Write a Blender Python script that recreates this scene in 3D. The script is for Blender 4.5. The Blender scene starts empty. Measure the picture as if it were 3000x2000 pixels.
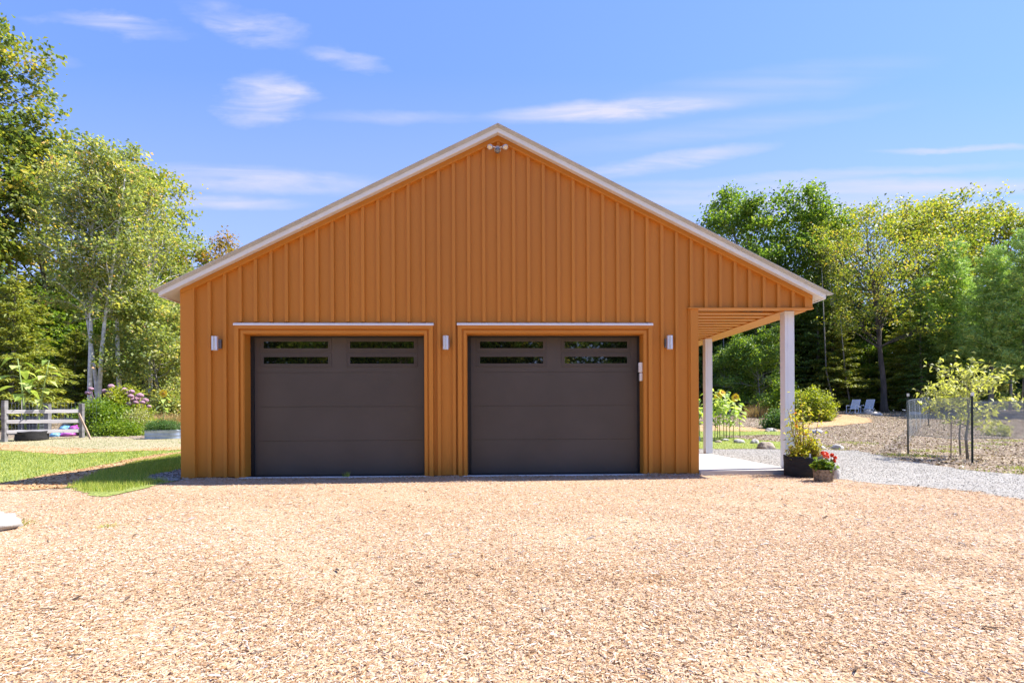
import bpy, bmesh, math, random
import numpy as np
from mathutils import Vector, Matrix, noise as mnoise

R = math.radians
sc = bpy.context.scene
col = sc.collection

# ------------------------------------------------------------------ camera
F, YAW, ROLL, D, EYE = 1600.0, math.atan(55/1600), 0.0045, 9.46, 1.10   # photo pixels (3000 wide), metres
cam_d = bpy.data.cameras.new("camera")
cam = bpy.data.objects.new("camera", cam_d)
col.objects.link(cam)
sc.camera = cam
cam_d.sensor_width = 36
cam_d.lens = F/3000*36
cam_d.shift_y = 209/3000
cam_d.clip_start = 0.05
cam_d.clip_end = 3000
cam.matrix_world = Matrix.Translation((0, -D, EYE)) @ Matrix.Rotation(-YAW, 4, 'Z') @ Matrix.Rotation(R(90), 4, 'X') @ Matrix.Rotation(-ROLL, 4, 'Z')

# ------------------------------------------------------------------ sky, sun, exposure
SUN = Vector((0.74, 0.105, 1.0)).normalized()
EL = math.asin(SUN.z)
AZ = math.atan2(SUN.x, SUN.y)
SKY_STR = 0.125
SUN_STR = 4.8
EXPO = 1.1
sc.view_settings.view_transform = 'Standard'
sc.view_settings.look = 'None'
sc.view_settings.gamma = 1
sc.view_settings.use_curve_mapping = False
sc.view_settings.exposure = EXPO

w = bpy.data.worlds.new("World")
sc.world = w
w.use_nodes = True
NT = w.node_tree
NT.nodes.clear()


def wnode(t, **k):
    n = NT.nodes.new(t)
    for a, b in k.items():
        setattr(n, a, b)
    return n


def wmath(op, a, b=None, clamp=False):
    n = wnode('ShaderNodeMath', operation=op)
    n.use_clamp = clamp
    for i, v in enumerate((a, b)):
        if v is None:
            continue
        if isinstance(v, (int, float)):
            n.inputs[i].default_value = v
        else:
            NT.links.new(v, n.inputs[i])
    return n.outputs[0]


sky = wnode('ShaderNodeTexSky', sky_type='NISHITA')
sky.sun_disc = False
sky.sun_elevation = EL
sky.sun_rotation = AZ
sky.air_density = 1.0
sky.dust_density = 0.2
sky.ozone_density = 3.0
tc = wnode('ShaderNodeTexCoord')
sx = wnode('ShaderNodeSeparateXYZ')
NT.links.new(tc.outputs['Generated'], sx.inputs[0])
ay = wmath('MAXIMUM', wmath('ABSOLUTE', sx.outputs[1]), 0.05)
U = wmath('DIVIDE', sx.outputs[0], ay)
V = wmath('DIVIDE', sx.outputs[2], ay)
cb = wnode('ShaderNodeCombineXYZ')
NT.links.new(U, cb.inputs[0])
NT.links.new(V, cb.inputs[1])
nz = wnode('ShaderNodeTexNoise')
nz.inputs['Scale'].default_value = 2.2
nz.inputs['Detail'].default_value = 3
NT.links.new(cb.outputs[0], nz.inputs['Vector'])
nz3 = wnode('ShaderNodeTexNoise')
nz3.inputs['Scale'].default_value = 9
nz3.inputs['Detail'].default_value = 5
nz3.inputs['Roughness'].default_value = .6
mpw = wnode('ShaderNodeMapping')
mpw.inputs['Scale'].default_value = (.7, 1.6, 1)
NT.links.new(cb.outputs[0], mpw.inputs[0])
NT.links.new(mpw.outputs[0], nz3.inputs['Vector'])
sw_ = wnode('ShaderNodeSeparateColor')
NT.links.new(nz3.outputs['Color'], sw_.inputs[0])
UW = wmath('ADD', U, wmath('MULTIPLY', wmath('SUBTRACT', sw_.outputs[0], .5), .20))
VW = wmath('ADD', V, wmath('MULTIPLY', wmath('SUBTRACT', sw_.outputs[1], .5), .075))
# thin high cirrus: wisps at chosen directions of the sky, broken up by two stretched noises
mp = wnode('ShaderNodeMapping')
mp.inputs['Scale'].default_value = (5.0, 26.0, 1)
mp.inputs['Rotation'].default_value = (0, 0, R(-6))
NT.links.new(cb.outputs[0], mp.inputs[0])
n1 = wnode('ShaderNodeTexNoise')
n1.inputs['Scale'].default_value = 1.0
n1.inputs['Detail'].default_value = 8
n1.inputs['Roughness'].default_value = 0.6
n1.inputs['Distortion'].default_value = 1.1
NT.links.new(mp.outputs[0], n1.inputs['Vector'])
# (x, y, half width, half height, tilt, strength, smoothness)
CL = [(370, 102, 230, 42, .12, .75, .1), (733, 87, 200, 62, .22, .85, .1), (1008, 191, 150, 40, .15, .75, .1), (791, 300, 150, 90, -.1, 1.25, .2),
      (1160, 347, 300, 24, 0, .5, .5), (765, 536, 420, 48, .03, 1.0, .35), (640, 600, 300, 28, .03, .8, .4), (1800, 318, 420, 40, -.07, 1.5, .35),
      (2230, 245, 620, 70, -.16, .42, .8), (1960, 468, 380, 34, -.17, 1.1, .4), (2500, 545, 1000, 40, -.03, 1.0, .75), (2700, 610, 900, 40, -.02, .7, .8),
      (2870, 422, 330, 14, -.05, 1.0, .5), (150, 195, 140, 26, .1, .6, .3), (2100, 375, 700, 36, -.14, .35, .8), (2400, 505, 800, 18, -.06, .6, .7), (2300, 590, 900, 26, -.01, .6, .8)]
tot = None
tots = None
for (px, py, hw, hh, tilt, st, smo) in CL:
    uu, vv_ = (UW, VW) if smo < .3 else (wmath('ADD', wmath('MULTIPLY', U, .7), wmath('MULTIPLY', UW, .3)), wmath('ADD', wmath('MULTIPLY', V, .6), wmath('MULTIPLY', VW, .4)))
    du = wmath('SUBTRACT', uu, (px-1445)/F)
    dv = wmath('SUBTRACT', vv_, (1209-py)/F)
    dv2 = wmath('ADD', dv, wmath('MULTIPLY', du, tilt))
    a = wmath('POWER', wmath('ABSOLUTE', wmath('DIVIDE', du, hw/F)), 2.0)
    b = wmath('POWER', wmath('ABSOLUTE', wmath('DIVIDE', dv2, hh/F)), 2.0)
    m = wmath('POWER', wmath('SUBTRACT', 1.0, wmath('ADD', a, b), clamp=True), 1.4)
    mr = wmath('MULTIPLY', m, st*(1-smo))
    ms_ = wmath('MULTIPLY', m, st*smo)
    tot = mr if tot is None else wmath('ADD', tot, mr)
    tots = ms_ if tots is None else wmath('ADD', tots, ms_)
nn = wmath('MULTIPLY', wmath('SUBTRACT', n1.outputs['Fac'], 0.30), 2.6, clamp=True)
mp5 = wnode('ShaderNodeMapping')
mp5.inputs['Scale'].default_value = (1.6, 34.0, 1)
mp5.inputs['Rotation'].default_value = (0, 0, R(-4))
NT.links.new(cb.outputs[0], mp5.inputs[0])
n5 = wnode('ShaderNodeTexNoise')
n5.inputs['Scale'].default_value = 1.0
n5.inputs['Detail'].default_value = 4
NT.links.new(mp5.outputs[0], n5.inputs['Vector'])
nsm = wmath('MULTIPLY', wmath('SUBTRACT', n5.outputs['Fac'], 0.25), 1.9, clamp=True)
n2v = wmath('ADD', wmath('MULTIPLY', nz.outputs['Fac'], 0.9), 0.5)
cm = wmath('ADD', wmath('MULTIPLY', wmath('MULTIPLY', tot, nn), n2v), wmath('MULTIPLY', tots, nsm), clamp=True)
# pale veil towards the horizon
veil = wmath('MULTIPLY', wmath('SUBTRACT', 0.62, V, clamp=True), 0.85)
cm = wmath('MULTIPLY', wmath('ADD', cm, veil, clamp=True), 0.95)
tint = wnode('ShaderNodeMix', data_type='RGBA', blend_type='MULTIPLY')
tint.inputs[0].default_value = 1
tint.inputs[7].default_value = (0.76, 0.88, 1.06, 1)
NT.links.new(sky.outputs[0], tint.inputs[6])
mx = wnode('ShaderNodeMix', data_type='RGBA')
NT.links.new(cm, mx.inputs[0])
gm = wnode('ShaderNodeGamma')
gm.inputs[1].default_value = 0.60
NT.links.new(tint.outputs[2], gm.inputs[0])
t2 = wnode('ShaderNodeMix', data_type='RGBA', blend_type='MULTIPLY')
t2.inputs[0].default_value = 1
t2.inputs[7].default_value = (1.0, 1.22, 1.90, 1)
NT.links.new(gm.outputs[0], t2.inputs[6])
NT.links.new(t2.outputs[2], mx.inputs[6])
mx.inputs[7].default_value = (3.0, 3.02, 3.65, 1)
bg = wnode('ShaderNodeBackground')
bg.inputs['Strength'].default_value = SKY_STR
NT.links.new(mx.outputs[2], bg.inputs[0])
wo = wnode('ShaderNodeOutputWorld')
NT.links.new(bg.outputs[0], wo.inputs[0])

sl = bpy.data.lights.new("sun", 'SUN')
sl.energy = SUN_STR
sl.angle = R(0.53)
sl.color = (1.0, 0.955, 0.88)
so = bpy.data.objects.new("sun", sl)
so.rotation_euler = SUN.to_track_quat('Z', 'Y').to_euler()
col.objects.link(so)

# ------------------------------------------------------------------ where a photo pixel meets the ground / a distance


def hgt(x, y):
    t = min(max((y-5)/27.0, 0), 1)
    return 1.15*t*t*(3-2*t)


def hgtv(x, y):
    t = np.clip((y-5)/27.0, 0, 1)
    return 1.15*t*t*(3-2*t)


def ray(px, py):
    u = px-1500
    v = 1209-py
    c, s = math.cos(ROLL), math.sin(ROLL)
    a = u*c+v*s
    b = -u*s+v*c
    x = a/F
    z = b/F
    c, s = math.cos(YAW), math.sin(YAW)
    return (x*c+s, -x*s+c, z)


def G(px, py):
    r = ray(px, py)
    t = 1.5
    while t < 90:
        x, y, z = r[0]*t, r[1]*t-D, r[2]*t+EYE
        if z <= hgt(x, y):
            break
        t += 0.02
    return Vector((x, y, hgt(x, y)))


def AT(px, d, py=1209):
    r = ray(px, py)
    t = d/r[1]
    return r[0]*t, d-D, r[2]*t+EYE


# ------------------------------------------------------------------ materials
def newmat(name):
    m = bpy.data.materials.new(name)
    m.use_nodes = True
    nt = m.node_tree
    b = nt.nodes['Principled BSDF']
    return m, nt, b


def mat(name, c1, rough=.6, var=.15, scale=4, bump=0, bscale=60, metal=0, spec=.5, stretch=(1, 1, 1), c2=None, detail=4, bdist=.01, coat=0):
    m, nt, b = newmat(name)
    t = nt.nodes.new('ShaderNodeTexCoord')
    mp = nt.nodes.new('ShaderNodeMapping')
    mp.inputs['Scale'].default_value = stretch
    nt.links.new(t.outputs['Object'], mp.inputs[0])
    n = nt.nodes.new('ShaderNodeTexNoise')
    n.inputs['Scale'].default_value = scale
    n.inputs['Detail'].default_value = detail
    nt.links.new(mp.outputs[0], n.inputs['Vector'])
    r = nt.nodes.new('ShaderNodeValToRGB')
    r.color_ramp.elements[0].position = .3
    r.color_ramp.elements[1].position = .7
    if c2 is None:
        a = tuple(c*(1-var) for c in c1)
        z = tuple(min(1, c*(1+var)) for c in c1)
    else:
        a, z = c1, c2
    r.color_ramp.elements[0].color = (*a, 1)
    r.color_ramp.elements[1].color = (*z, 1)
    nt.links.new(n.outputs['Fac'], r.inputs[0])
    nt.links.new(r.outputs[0], b.inputs['Base Color'])
    b.inputs['Roughness'].default_value = rough
    b.inputs['Metallic'].default_value = metal
    b.inputs['Specular IOR Level'].default_value = spec
    b.inputs['Coat Weight'].default_value = coat
    if bump:
        n2 = nt.nodes.new('ShaderNodeTexNoise')
        n2.inputs['Scale'].default_value = bscale
        n2.inputs['Detail'].default_value = 3
        nt.links.new(mp.outputs[0], n2.inputs['Vector'])
        bm_ = nt.nodes.new('ShaderNodeBump')
        bm_.inputs['Strength'].default_value = bump
        bm_.inputs['Distance'].default_value = bdist
        nt.links.new(n2.outputs['Fac'], bm_.inputs['Height'])
        nt.links.new(bm_.outputs[0], b.inputs['Normal'])
    return m


def tintmat(name, stops, rough=.6, trans=0.0, spec=.4, tcol=None, big=0.0, bigscale=.35):
    """colour from the per-face attribute 'tint' through a ramp; optional translucency (leaves)."""
    m, nt, b = newmat(name)
    a = nt.nodes.new('ShaderNodeAttribute')
    a.attribute_name = 'tint'
    src = a.outputs['Fac']
    if big:
        t = nt.nodes.new('ShaderNodeTexCoord')
        n = nt.nodes.new('ShaderNodeTexNoise')
        n.inputs['Scale'].default_value = bigscale
        n.inputs['Detail'].default_value = 2
        nt.links.new(t.outputs['Object'], n.inputs['Vector'])
        s = nt.nodes.new('ShaderNodeMath')
        s.operation = 'MULTIPLY_ADD'
        nt.links.new(n.outputs['Fac'], s.inputs[0])
        s.inputs[1].default_value = big*2
        s.inputs[2].default_value = -big
        s2 = nt.nodes.new('ShaderNodeMath')
        s2.operation = 'ADD'
        s2.use_clamp = True
        nt.links.new(s.outputs[0], s2.inputs[0])
        nt.links.new(src, s2.inputs[1])
        src = s2.outputs[0]
    r = nt.nodes.new('ShaderNodeValToRGB')
    el = r.color_ramp.elements
    while len(el) < len(stops):
        el.new(.5)
    for e, (p, c) in zip(el, stops):
        e.position = p
        e.color = (*c, 1)
    nt.links.new(src, r.inputs[0])
    nt.links.new(r.outputs[0], b.inputs['Base Color'])
    b.inputs['Roughness'].default_value = rough
    b.inputs['Specular IOR Level'].default_value = spec
    if trans:
        tr = nt.nodes.new('ShaderNodeBsdfTranslucent')
        mm = nt.nodes.new('ShaderNodeMix')
        mm.data_type = 'RGBA'
        mm.blend_type = 'MULTIPLY'
        mm.inputs[0].default_value = 1
        mm.inputs[7].default_value = (*(tcol or (1.5, 1.5, .5)), 1)
        nt.links.new(r.outputs[0], mm.inputs[6])
        nt.links.new(mm.outputs[2], tr.inputs['Color'])
        ms = nt.nodes.new('ShaderNodeMixShader')
        ms.inputs[0].default_value = trans
        nt.links.new(b.outputs[0], ms.inputs[1])
        nt.links.new(tr.outputs[0], ms.inputs[2])
        nt.links.new(ms.outputs[0], nt.nodes['Material Output'].inputs['Surface'])
    return m


def speckmat(name, stops, scale=60, stretch=(1, 1, 1), bump=.6, rough=.9, bdist=.02, big=.25, bigscale=.7, rnd=True):
    """ground: small cells each with its own colour, with relief, and slow patches of colour"""
    m, nt, b = newmat(name)
    t = nt.nodes.new('ShaderNodeTexCoord')
    mp = nt.nodes.new('ShaderNodeMapping')
    mp.inputs['Scale'].default_value = stretch
    dn = nt.nodes.new('ShaderNodeTexNoise')
    dn.inputs['Scale'].default_value = scale*.35
    nt.links.new(t.outputs['Object'], dn.inputs['Vector'])
    mxv = nt.nodes.new('ShaderNodeMix')
    mxv.data_type = 'VECTOR'
    mxv.inputs[0].default_value = .06*20/scale
    nt.links.new(t.outputs['Object'], mxv.inputs[4])
    nt.links.new(dn.outputs['Color'], mxv.inputs[5])
    nt.links.new(mxv.outputs[1], mp.inputs[0])
    v = nt.nodes.new('ShaderNodeTexVoronoi')
    v.inputs['Scale'].default_value = scale
    nt.links.new(mp.outputs[0], v.inputs['Vector'])
    sp = nt.nodes.new('ShaderNodeSeparateColor')
    nt.links.new(v.outputs['Color'], sp.inputs[0])
    n = nt.nodes.new('ShaderNodeTexNoise')
    n.inputs['Scale'].default_value = bigscale
    n.inputs['Detail'].default_value = 6
    nt.links.new(t.outputs['Object'], n.inputs['Vector'])
    a1 = nt.nodes.new('ShaderNodeMath')
    a1.operation = 'MULTIPLY_ADD'
    nt.links.new(n.outputs['Fac'], a1.inputs[0])
    a1.inputs[1].default_value = big*2
    a1.inputs[2].default_value = -big
    a2 = nt.nodes.new('ShaderNodeMath')
    a2.operation = 'ADD'
    a2.use_clamp = True
    nt.links.new(a1.outputs[0], a2.inputs[0])
    nt.links.new(sp.outputs[0], a2.inputs[1])
    r = nt.nodes.new('ShaderNodeValToRGB')
    el = r.color_ramp.elements
    while len(el) < len(stops):
        el.new(.5)
    for e, (p, c) in zip(el, stops):
        e.position = p
        e.color = (*c, 1)
    nt.links.new(a2.outputs[0], r.inputs[0])
    nt.links.new(r.outputs[0], b.inputs['Base Color'])
    b.inputs['Roughness'].default_value = rough
    b.inputs['Specular IOR Level'].default_value = .2
    bm_ = nt.nodes.new('ShaderNodeBump')
    bm_.inputs['Strength'].default_value = bump
    bm_.inputs['Distance'].default_value = bdist
    nt.links.new(v.outputs['Distance'], bm_.inputs['Height'])
    bm_.invert = True
    nt.links.new(bm_.outputs[0], b.inputs['Normal'])
    return m


OR = (.565, .218, .024)
M = {}
M['siding'] = mat('ochre_siding_paint', tuple(c*.965 for c in OR), .55, .05, 1.2, bump=.35, bscale=38, stretch=(1, 1, .12), bdist=.004)
M['trim'] = mat('ochre_trim_paint', OR, .5, .04, 2, bump=.15, bscale=50, stretch=(1, 1, .2), bdist=.003)
M['white'] = mat('white_trim_paint', (.74, .80, .86), .45, .04, 2, bump=.08, bscale=40)
M['crown'] = mat('stone_grey_crown_paint', (.52, .54, .54), .5, .08, 3)
M['soffit'] = mat('white_soffit', (.66, .64, .61), .6, .05, 2)
M['soffit_dark'] = mat('brown_sheathing', (.16, .07, .02), .8, .1, 2)
M['roof'] = mat('grey_asphalt_shingle', (.17, .16, .15), .9, .3, 12, bump=.5, bscale=40)
M['door'] = mat('charcoal_steel_door', (.077, .067, .061), .42, .10, 1.3, bump=.35, bscale=170, bdist=.0015, spec=.45)
M['seal'] = mat('black_rubber_seal', (.012, .013, .015), .6, .1, 5)
M['metal'] = mat('brushed_aluminium', (.74, .75, .77), .45, .06, 8, metal=.85, stretch=(1, 1, .1))
M['metald'] = mat('grey_cast_bracket', (.22, .22, .23), .5, .1, 8, metal=.4)
M['wplastic'] = mat('white_plastic', (.78, .77, .74), .4, .04, 5)
M['lens'] = mat('lamp_lens', (.75, .62, .42), .15, .05, 5)
M['concrete'] = mat('pale_concrete', (.50, .48, .45), .85, .09, 1.6, bump=.3, bscale=30)
M['sillc'] = mat('white_painted_concrete', (.75, .74, .72), .8, .06, 2)
M['bark_dark'] = mat('dark_furrowed_bark', (.045, .038, .03), .9, .3, 3, bump=.8, bscale=9, stretch=(1, 1, .25), c2=(.12, .10, .085), bdist=.05)
M['bark_grey'] = mat('grey_bark', (.16, .145, .125), .9, .3, 3, bump=.5, bscale=12, stretch=(1, 1, .3), c2=(.30, .28, .25))
M['bark_birch'] = mat('pale_birch_bark', (.50, .48, .45), .7, .3, 2.2, bump=.3, bscale=12, stretch=(1, 1, 2.2), c2=(.84, .82, .78), detail=6)
M['stem'] = mat('green_stem', (.22, .30, .09), .6, .2, 5)
M['twig'] = mat('brown_twig', (.17, .10, .06), .8, .3, 7)
M['fabric'] = mat('black_felt_fabric', (.022, .021, .021), .95, .35, 5, bump=.8, bscale=9, stretch=(1, 1, 5), bdist=.02)
M['soil'] = mat('dark_potting_soil', (.06, .04, .028), .95, .4, 20, bump=.8, bscale=40)
M['stonepot'] = mat('coarse_brown_stone', (.11, .08, .05), .9, .3, 26, bump=1, bscale=34, c2=(.34, .27, .19), bdist=.02)
M['rock'] = mat('pale_granite', (.34, .31, .27), .85, .2, 3.2, bump=.7, bscale=10, c2=(.60, .57, .53), bdist=.03)
M['rocktan'] = mat('tan_fieldstone', (.26, .20, .14), .85, .2, 2.4, bump=.8, bscale=7, c2=(.50, .42, .33), bdist=.04)
M['rockwhite'] = mat('white_quartz_stone', (.28, .27, .25), .8, .2, 2.0, bump=.8, bscale=8, c2=(.44, .43, .40), bdist=.03)
M['wood_grey'] = mat('weathered_grey_wood', (.12, .11, .11), .85, .3, 6, bump=.6, bscale=20, stretch=(.3, .3, 1), c2=(.27, .26, .26), bdist=.01)
M['wood_rail'] = mat('sun_bleached_rail', (.34, .32, .32), .85, .3, 6, bump=.6, bscale=20, stretch=(.2, .2, 3), c2=(.56, .54, .54), bdist=.01)
M['stakew'] = mat('bare_pine_stake', (.42, .30, .20), .8, .2, 8)
M['steelpost'] = mat('dark_green_steel', (.03, .045, .04), .6, .2, 8)
M['net'] = mat('grey_poultry_netting', (.30, .34, .36), .5, .1, 8, metal=.3)
M['galv'] = mat('galvanised_steel', (.36, .42, .49), .42, .15, 6, metal=.55, bump=.1, bscale=8)
M['bin'] = mat('dark_slate_plastic', (.06, .07, .085), .5, .2, 6)
M['chairw'] = mat('white_resin', (.78, .82, .88), .5, .05, 4)
M['blue'] = mat('blue_plastic_film', (.03, .22, .55), .3, .5, 7, c2=(.35, .62, .82))
M['mag'] = mat('magenta_plastic_film', (.45, .02, .42), .3, .4, 7, c2=(.62, .22, .60))
M['slate'] = mat('grey_board', (.16, .17, .17), .8, .2, 5)
M['petal'] = mat('yellow_petals', (.92, .62, .015), .6, .2, 20)
M['disc'] = mat('sunflower_disc', (.50, .24, .01), .8, .3, 30)
M['pink'] = mat('dusty_mauve_bloom', (.30, .14, .20), .9, .3, 30, c2=(.46, .29, .35), bump=.8, bscale=30)
M['red'] = mat('red_petals', (.85, .085, .025), .6, .25, 20)
M['glass'], nt_, b_ = newmat('dark_window_glass')
b_.inputs['Base Color'].default_value = (.004, .005, .004, 1)
b_.inputs['Roughness'].default_value = .02
b_.inputs['Specular IOR Level'].default_value = 1.0
b_.inputs['IOR'].default_value = 1.7

GREEN = [(0, (.030, .062, .010)), (.45, (.075, .135, .018)), (.8, (.15, .20, .028)), (1, (.24, .24, .04))]
M['leaf_oak'] = tintmat('oak_leaf', [(0, (0.067, 0.125, 0.048)), (0.5, (0.229, 0.288, 0.077)), (0.85, (0.518, 0.458, 0.121)), (1, (0.853, 0.528, 0.169))], .5, .42, big=.25)
M['leaf_birch'] = tintmat('birch_leaf', [(0, (0.121, 0.187, 0.072)), (0.5, (0.323, 0.375, 0.134)), (0.9, (0.643, 0.573, 0.23)), (1, (0.9, 0.528, 0.319))], .5, .45, big=.2)
M['leaf_maple'] = tintmat('maple_leaf', [(0, (0.074, 0.15, 0.028)), (0.5, (0.179, 0.29, 0.048)), (1, (0.381, 0.44, 0.086))], .5, .42, big=.2)
M['leaf_gold'] = tintmat('turning_leaf', [(0, (0.095, 0.158, 0.035)), (0.4, (0.243, 0.307, 0.063)), (0.8, (0.503, 0.457, 0.087)), (1, (0.659, 0.409, 0.14))], .5, .45, big=.2)
M['leaf_orange'] = tintmat('autumn_leaf', [(0, (0.169, 0.156, 0.026)), (0.5, (0.39, 0.26, 0.052)), (1, (0.585, 0.286, 0.117))], .5, .45, big=.2)
M['hemlock'] = tintmat('hemlock_needles', [(0, (0.063, 0.122, 0.032)), (0.5, (0.143, 0.25, 0.053)), (1, (0.358, 0.465, 0.073))], .6, .22, big=.2)
M['hemlockb'] = tintmat('sunlit_hemlock_needles', [(0, (0.105, 0.141, 0.03)), (0.5, (0.288, 0.332, 0.054)), (1, (0.548, 0.481, 0.086))], .6, .3, big=.2)  # lighter copy of the hemlock colour: sunlit look put into the needles
M['pine'] = tintmat('pine_needles', [(0, (0.174, 0.292, 0.077)), (0.5, (0.432, 0.589, 0.156)), (1, (0.9, 0.9, 0.229))], .6, .25, tcol=(1.2, 1.4, .8), big=.25)
M['wood_leaf'] = tintmat('woodland_leaf', [(0, (0.039, 0.091, 0.031)), (0.5, (0.119, 0.209, 0.053)), (0.93, (0.334, 0.435, 0.075)), (1, (0.629, 0.696, 0.113))], .5, .35, big=.3, bigscale=.12)
M['bush'] = tintmat('shrub_leaf', [(0, (0.068, 0.135, 0.014)), (0.5, (0.169, 0.27, 0.024)), (1, (0.338, 0.405, 0.041))], .5, .4, big=.15, bigscale=1)
M['bushy'] = tintmat('lime_shrub_leaf', [(0, (0.138, 0.196, 0.017)), (0.5, (0.31, 0.356, 0.04)), (1, (0.517, 0.517, 0.103))], .5, .42, big=.15, bigscale=1)
M['pale'] = tintmat('pale_flower_leaf', [(0, (.20, .22, .06)), (.5, (.42, .42, .20)), (1, (.66, .64, .45))], .5, .4)
M['herb'] = tintmat('herb_leaf', [(0, (0.042, 0.105, 0.028)), (0.5, (0.098, 0.203, 0.042)), (1, (0.21, 0.294, 0.112))], .6, .3)
M['sunleaf'] = tintmat('sunflower_leaf', [(0, (0.221, 0.331, 0.057)), (0.6, (0.456, 0.552, 0.149)), (1, (0.69, 0.745, 0.322))], .5, .35, tcol=(1.3, 1.4, .5))
M['pot_leaf'] = tintmat('yellow_green_leaf', [(0, (0.184, 0.23, 0.023)), (0.45, (0.437, 0.437, 0.046)), (0.85, (0.667, 0.552, 0.069)), (1, (0.552, 0.196, 0.046))], .5, .4)
M['geranium'] = tintmat('geranium_leaf', [(0, (.07, .15, .015)), (1, (.24, .33, .03))], .5, .3)
M['sapling'] = tintmat('pale_yellow_leaf', [(0, (.18, .22, .05)), (.5, (.44, .46, .15)), (1, (.72, .70, .36))], .5, .4)
M['grass'] = tintmat('grass_blade', [(0, (0.137, 0.207, 0.031)), (0.5, (0.324, 0.405, 0.066)), (1, (0.649, 0.592, 0.158))], .55, .35, tcol=(1.3, 1.4, .5))
M['drygrass'] = tintmat('dry_grass_blade', [(0, (.17, .23, .07)), (.5, (.38, .36, .18)), (1, (.54, .45, .28))], .6, .25, tcol=(1.2, 1.2, .7))
M['strawgrass'] = tintmat('straw_grass', [(0, (.30, .19, .08)), (1, (.55, .40, .20))], .6, .2)
CHIP = [(0, (.17, .09, .045)), (.05, (.33, .18, .085)), (.16, (.48, .295, .15)), (.5, (.55, .38, .235)), (.8, (.62, .465, .335)), (.94, (.72, .61, .51)), (1, (.55, .50, .47))]
M['chips'] = tintmat('wood_chip', CHIP, .75, 0, .25)
M['barkbit'] = tintmat('bark_bit', [(0, (.05, .035, .025)), (.5, (.14, .09, .055)), (.75, (.30, .27, .25)), (1, (.55, .52, .50))], .85, 0, .2)
M['mulchc'] = tintmat('orange_mulch_chip', [(0, (.10, .045, .02)), (.3, (.30, .15, .055)), (.7, (.50, .28, .11)), (1, (.68, .48, .27))], .75, 0, .25)
M['drive'] = speckmat('wood_chip_bed', [(0, (.31, .185, .10)), (.2, (.42, .265, .145)), (.5, (.50, .335, .205)), (1, (.59, .44, .315))], 48, (1, 1, 1), .7, .9, .02, .10, .6)
M['mulchp'] = speckmat('mulch_path_chips', [(0, (.24, .11, .045)), (.4, (.50, .29, .13)), (1, (.68, .47, .28))], 34, (1, 1, 1), .8, .9, .02, .2, .6)
M['gravel'] = speckmat('crushed_grey_gravel', [(0, (.22, .20, .17)), (.4, (.35, .325, .29)), (1, (.47, .445, .405))], 42, (1, 1, 1), .9, .9, .02, .2, .5)
M['lawn'] = speckmat('lawn_turf', [(0, (.14, .18, .04)), (.5, (.26, .31, .07)), (1, (.38, .40, .13))], 30, (1, 1, .1), .8, .9, .02, .25, .5)
M['dry'] = speckmat('dry_turf', [(0, (.20, .22, .09)), (.5, (.38, .33, .19)), (1, (.50, .40, .27))], 26, (1, 1, 1), .7, .9, .02, .3, .4)
M['litter'] = speckmat('leaf_litter_soil', [(0, (.10, .07, .045)), (.45, (.23, .17, .115)), (.8, (.38, .30, .22)), (1, (.50, .42, .34))], 16, (1, 1, 1), .9, .95, .04, .3, .3)
M['flakes'] = tintmat('litter_leaf', [(0, (0.084, 0.055, 0.035)), (0.45, (0.264, 0.176, 0.11)), (0.7, (0.48, 0.363, 0.26)), (0.9, (0.72, 0.605, 0.49)), (1, (0.216, 0.264, 0.06))], .8, .1)
M['pebble'] = tintmat('grey_pebble', [(0, (0.136, 0.122, 0.108)), (0.5, (0.28, 0.261, 0.235)), (1, (0.432, 0.403, 0.37))], .8, 0)


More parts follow.
